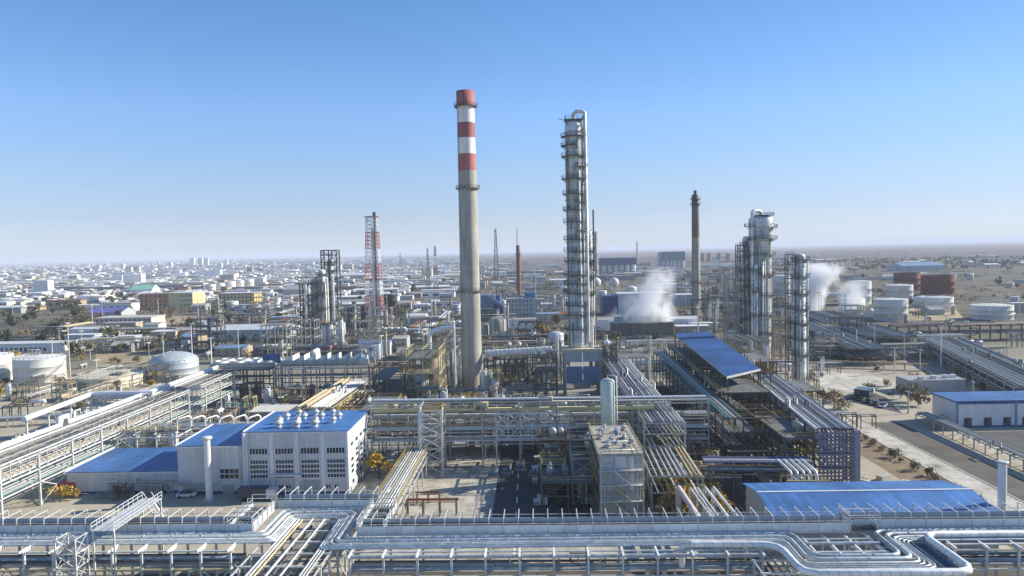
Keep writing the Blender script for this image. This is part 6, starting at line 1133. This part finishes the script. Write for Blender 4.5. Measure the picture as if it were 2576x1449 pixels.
t = thing('debris_heap', 'heap of grey scrap pipe lying in front of the low blue roofed annex', 'scrap heap', (at(270,1250).x, at(270,1250).y, 0)); q = MB()
for k in range(60): a = rnd.uniform(0, 6.3); c = Vector((rnd.gauss(0,1.6), rnd.gauss(0,.9), rnd.uniform(.1,.9))); d = Vector((math.cos(a), math.sin(a), rnd.uniform(-.15,.3)))*rnd.uniform(.6,1.8); q.tube([c-d, c+d], .07, 5)
q.build('pipe_offcuts', 'galv', t)

# ---------------------------------------------------------------- the town
HK = []
for i, (wm, rm) in enumerate((('tankw','roofw'), ('brick','roofg'), ('wallw','roofg'), ('brick','roofw'), ('tan','rust'), ('wallg','roofw'))):
    for k in range(2):
        h = 3.2 if k == 0 else 6.0; q = MB().box(-1, 1, -1, 1, 0, h).mesh('wall', wm); rf = MB()
        if i % 2: rf.quad((-1.05,-1.1,h), (1.05,-1.1,h), (1.05,0,h+1.8), (-1.05,0,h+1.8)).quad((1.05,1.1,h), (-1.05,1.1,h), (-1.05,0,h+1.8), (1.05,0,h+1.8)).quad((1.05,-1.1,h), (1.05,1.1,h), (1.05,0,h+1.8)).quad((-1.05,1.1,h), (-1.05,-1.1,h), (-1.05,0,h+1.8))
        else: rf.box(-1.03, 1.03, -1.03, 1.03, h+.01, h+.5)
        wn = MB()
        for c in range(4): wn.box(-.85+c*.45, -.6+c*.45, -1.012, -1.002, h*.35, h*.7)
        HK.append((q, rf.mesh('roof', rm), wn.mesh('windows', 'glass'), '%s %s house, %s roof' % (('low','tall')[k], ('white','stone','whitewashed','cream','tan','grey')[i], ('pale','grey','grey','pale','rusty','pale')[i])))
def c_house(p, r):
    q, rf, wn, lab = r.choice(HK); big = r.random() < .22
    t = thing('town_house', (('long ' if big else '')+lab, place(p)), 'house', (p.x, p.y, 0), r.gauss(.03, .06)); sx = r.uniform(14, 34) if big else r.uniform(4, 9); sy = r.uniform(5, 9); t.scale = (sx, sy, r.uniform(.9, 1.5)); inst('wall', q, t); inst('roof', rf, t)
    if p.y < 1500: inst('windows', wn, t)
    return sx*.9
zone(250, -60, 1140, 692, 790, c_house, 71, 2); zone(35, 1215, 1450, 665, 720, c_house, 72, 2); zone(30, 1850, 2600, 640, 700, c_house, 73, 2)
def mass(name, m_, n, u0, u1, d0, d1, seed, tree_=False):
    r = random.Random(seed); q = MB()
    for _ in range(n):
        u = r.uniform(u0, u1); d = d0+(d1-d0)*r.random()**1.3; hz = 631.5-(u-1288)*.022; p = at(u, hz+d)
        if tree_:
            near_ = d > 75; kk = 22 if near_ else 6
            for k in range(kk):
                c = p+(Vector((r.gauss(0,2.4), r.gauss(0,2.4), r.uniform(.3,3))) if near_ else Vector((r.gauss(0,9), r.gauss(0,9), r.uniform(1.5,6)))); s_ = r.uniform(.4, .9) if near_ else r.uniform(2, 5); a = Vector((r.gauss(0,1), r.gauss(0,1), r.gauss(0,.6))).normalized()*s_; b = Vector((r.gauss(0,1), r.gauss(0,1), r.gauss(0,1.2))).normalized()*s_; q.quad(p+(c-p)-a, c-b, c+a, c+b)
        else:
            big = r.random() < .2; a, b, h = (r.uniform(14, 45), r.uniform(6, 12), r.uniform(4, 9)) if big else (r.uniform(4, 10), r.uniform(4, 8), r.uniform(3, 6))
            if r.random() < .004: a, b, h = r.uniform(8, 24), 8, r.uniform(14, 30)
            if any((p.x-c_[0])**2+(p.y-c_[1])**2 < (a+c_[2])**2 for c_ in CL if abs(p.y-c_[1]) < 120): continue
            q.box(p.x-a, p.x+a, p.y-b, p.y+b, 0, h)
    o = q.build(name, m_); setting(o, 'stuff'); return o
mass('distant_town_houses', 'wallw', 4600, -80, 1160, 4, 70, 81); mass('distant_town_stone_houses', 'brick', 3600, -80, 1200, 5, 75, 82); mass('distant_town_grey_roofs', 'roofg', 1100, -80, 1200, 5, 95, 83); mass('town_pale_houses', 'whitep', 900, -80, 1150, 40, 112, 94); mass('town_cream_houses', 'concl', 700, -80, 1150, 40, 118, 95)
mass('distant_town_trees', 'leafo', 1400, -80, 1200, 6, 110, 84, True); mass('distant_dark_trees', 'leafd', 500, -80, 1150, 14, 100, 85, True)
mass('distant_works_sheds', 'roofg', 260, 1200, 2000, 12, 80, 86); mass('distant_works_white', 'tankw', 120, 1200, 2000, 10, 70, 87); mass('distant_tree_belt', 'leafo', 220, 1930, 2650, 42, 66, 88, True); mass('distant_plain_shrubs', 'leafb', 300, 1700, 2650, 60, 160, 89, True); mass('far_white_houses', 'tankw', 60, 1900, 2600, 8, 60, 90)
for u, v, vt in ((505,668,649), (485,669,650), (520,668,650), (430,672,659), (250,680,667), (310,676,664), (570,668,655)):
    p = at(u, v); h = zc(vt, p.y, u); t = thing('tower_block', ('pale distant apartment tower', 'on the hazy town skyline'), 'apartment block', (p.x, p.y, 0)); MB().box(-h*.28, h*.28, -10, 10, 0, h).build('wall', 'tankw', t); MB().box(-h*.28-.3, h*.28+.3, -10.3, 10.3, h+.01, h+1).build('roof', 'roofg', t)

mass('left_scrub', 'leafo', 150, -60, 345, 92, 205, 91, True); mass('works_scrub', 'leafb', 500, 150, 1150, 80, 230, 92, True); mass('works_dry_scrub', 'leafb', 420, 1215, 1900, 60, 220, 93, True)
# ---------------------------------------------------------------- steam and haze
def vol(name, label_kind, bx, loc, dens, col, scale, thr, wind, aniso=.2):
    mt = bpy.data.materials.new(name+'_volume'); mt.use_nodes = True; t = mt.node_tree; n = t.nodes; n.remove(n['Principled BSDF']); pv = n.new('ShaderNodeVolumePrincipled'); t.links.new(pv.outputs[0], n['Material Output'].inputs['Volume']); pv.inputs['Color'].default_value = (*col, 1); pv.inputs['Anisotropy'].default_value = aniso
    tc = n.new('ShaderNodeTexCoord'); ns = n.new('ShaderNodeTexNoise'); ns.inputs['Scale'].default_value = scale; ns.inputs['Detail'].default_value = 5; ns.inputs['Roughness'].default_value = .6; ns.inputs['Distortion'].default_value = .6; t.links.new(tc.outputs['Object'], ns.inputs['Vector'])
    # plume shape: distance from a leaning axis, widening upwards
    sp = n.new('ShaderNodeSeparateXYZ'); t.links.new(tc.outputs['Object'], sp.inputs[0])
    def M(op, a, b=None):
        k = n.new('ShaderNodeMath'); k.operation = op
        for i, v in enumerate((a, b)):
            if v is None: continue
            if isinstance(v, (int, float)): k.inputs[i].default_value = v
            else: t.links.new(v, k.inputs[i])
        return k.outputs[0]
    zc_ = M('DIVIDE', sp.outputs[2], bx[2]); ax = M('MULTIPLY', zc_, wind[0]); rx = M('ADD', M('MULTIPLY', zc_, wind[2]-wind[1]), wind[1])
    dx = M('DIVIDE', M('SUBTRACT', sp.outputs[0], ax), rx); dy = M('DIVIDE', sp.outputs[1], bx[1]); rr = M('SQRT', M('ADD', M('MULTIPLY', dx, dx), M('MULTIPLY', dy, dy)))
    edge = M('SUBTRACT', 1.0, rr); f = M('ADD', edge, M('MULTIPLY', M('SUBTRACT', ns.outputs[0], .5), 3.4)); f = M('SUBTRACT', f, thr); f = M('MULTIPLY', M('MINIMUM', M('MAXIMUM', f, 0), 1.0), M('MINIMUM', M('MAXIMUM', M('MULTIPLY', edge, 1.6), 0), 1)); f = M('MULTIPLY', f, M('POWER', M('MAXIMUM', M('SUBTRACT', 1.02, zc_), 0), .8)); t.links.new(M('MULTIPLY', f, dens), pv.inputs['Density'])
    m0 = min(-wind[1], wind[0]-wind[2]); m1 = max(wind[1], wind[0]+wind[2])
    o = MB().box(m0, m1, -bx[1], bx[1], .1, bx[2]).build(name, mt, None, loc); setting(o, 'stuff'); return o
p = at(1622, 851); vol('steam', '', (0, 12, zc(672, p.y, 1690)-9), (p.x-2, p.y+7, 9.2), .42, (1,1,1), .10, .05, (16, 26, 11), .1)
p = at(2050, 800); vol('steam', '', (0, 12, zc(668, p.y, 2060)), (at(2030,800).x-2, p.y, 2), 1.1, (1,1,1), .085, .03, (13, 10, 24), .1)
p = at(2128, 790); vol('steam', '', (0, 8, zc(712, p.y, 2130)), (p.x, p.y-8, 2), .5, (1,1,1), .10, .03, (3, 13, 18), .1)
hm = bpy.data.materials.new('haze'); hm.use_nodes = True; t = hm.node_tree; t.nodes.remove(t.nodes['Principled BSDF']); pv = t.nodes.new('ShaderNodeVolumePrincipled'); pv.inputs['Density'].default_value = 9.5e-5; pv.inputs['Color'].default_value = (.80, .88, 1, 1); pv.inputs['Anisotropy'].default_value = 0; t.links.new(pv.outputs[0], t.nodes['Material Output'].inputs['Volume'])
setting(MB().box(-33000, 33000, -320, 41000, -1, H+6).build('haze', hm), 'stuff')
finish_labels()
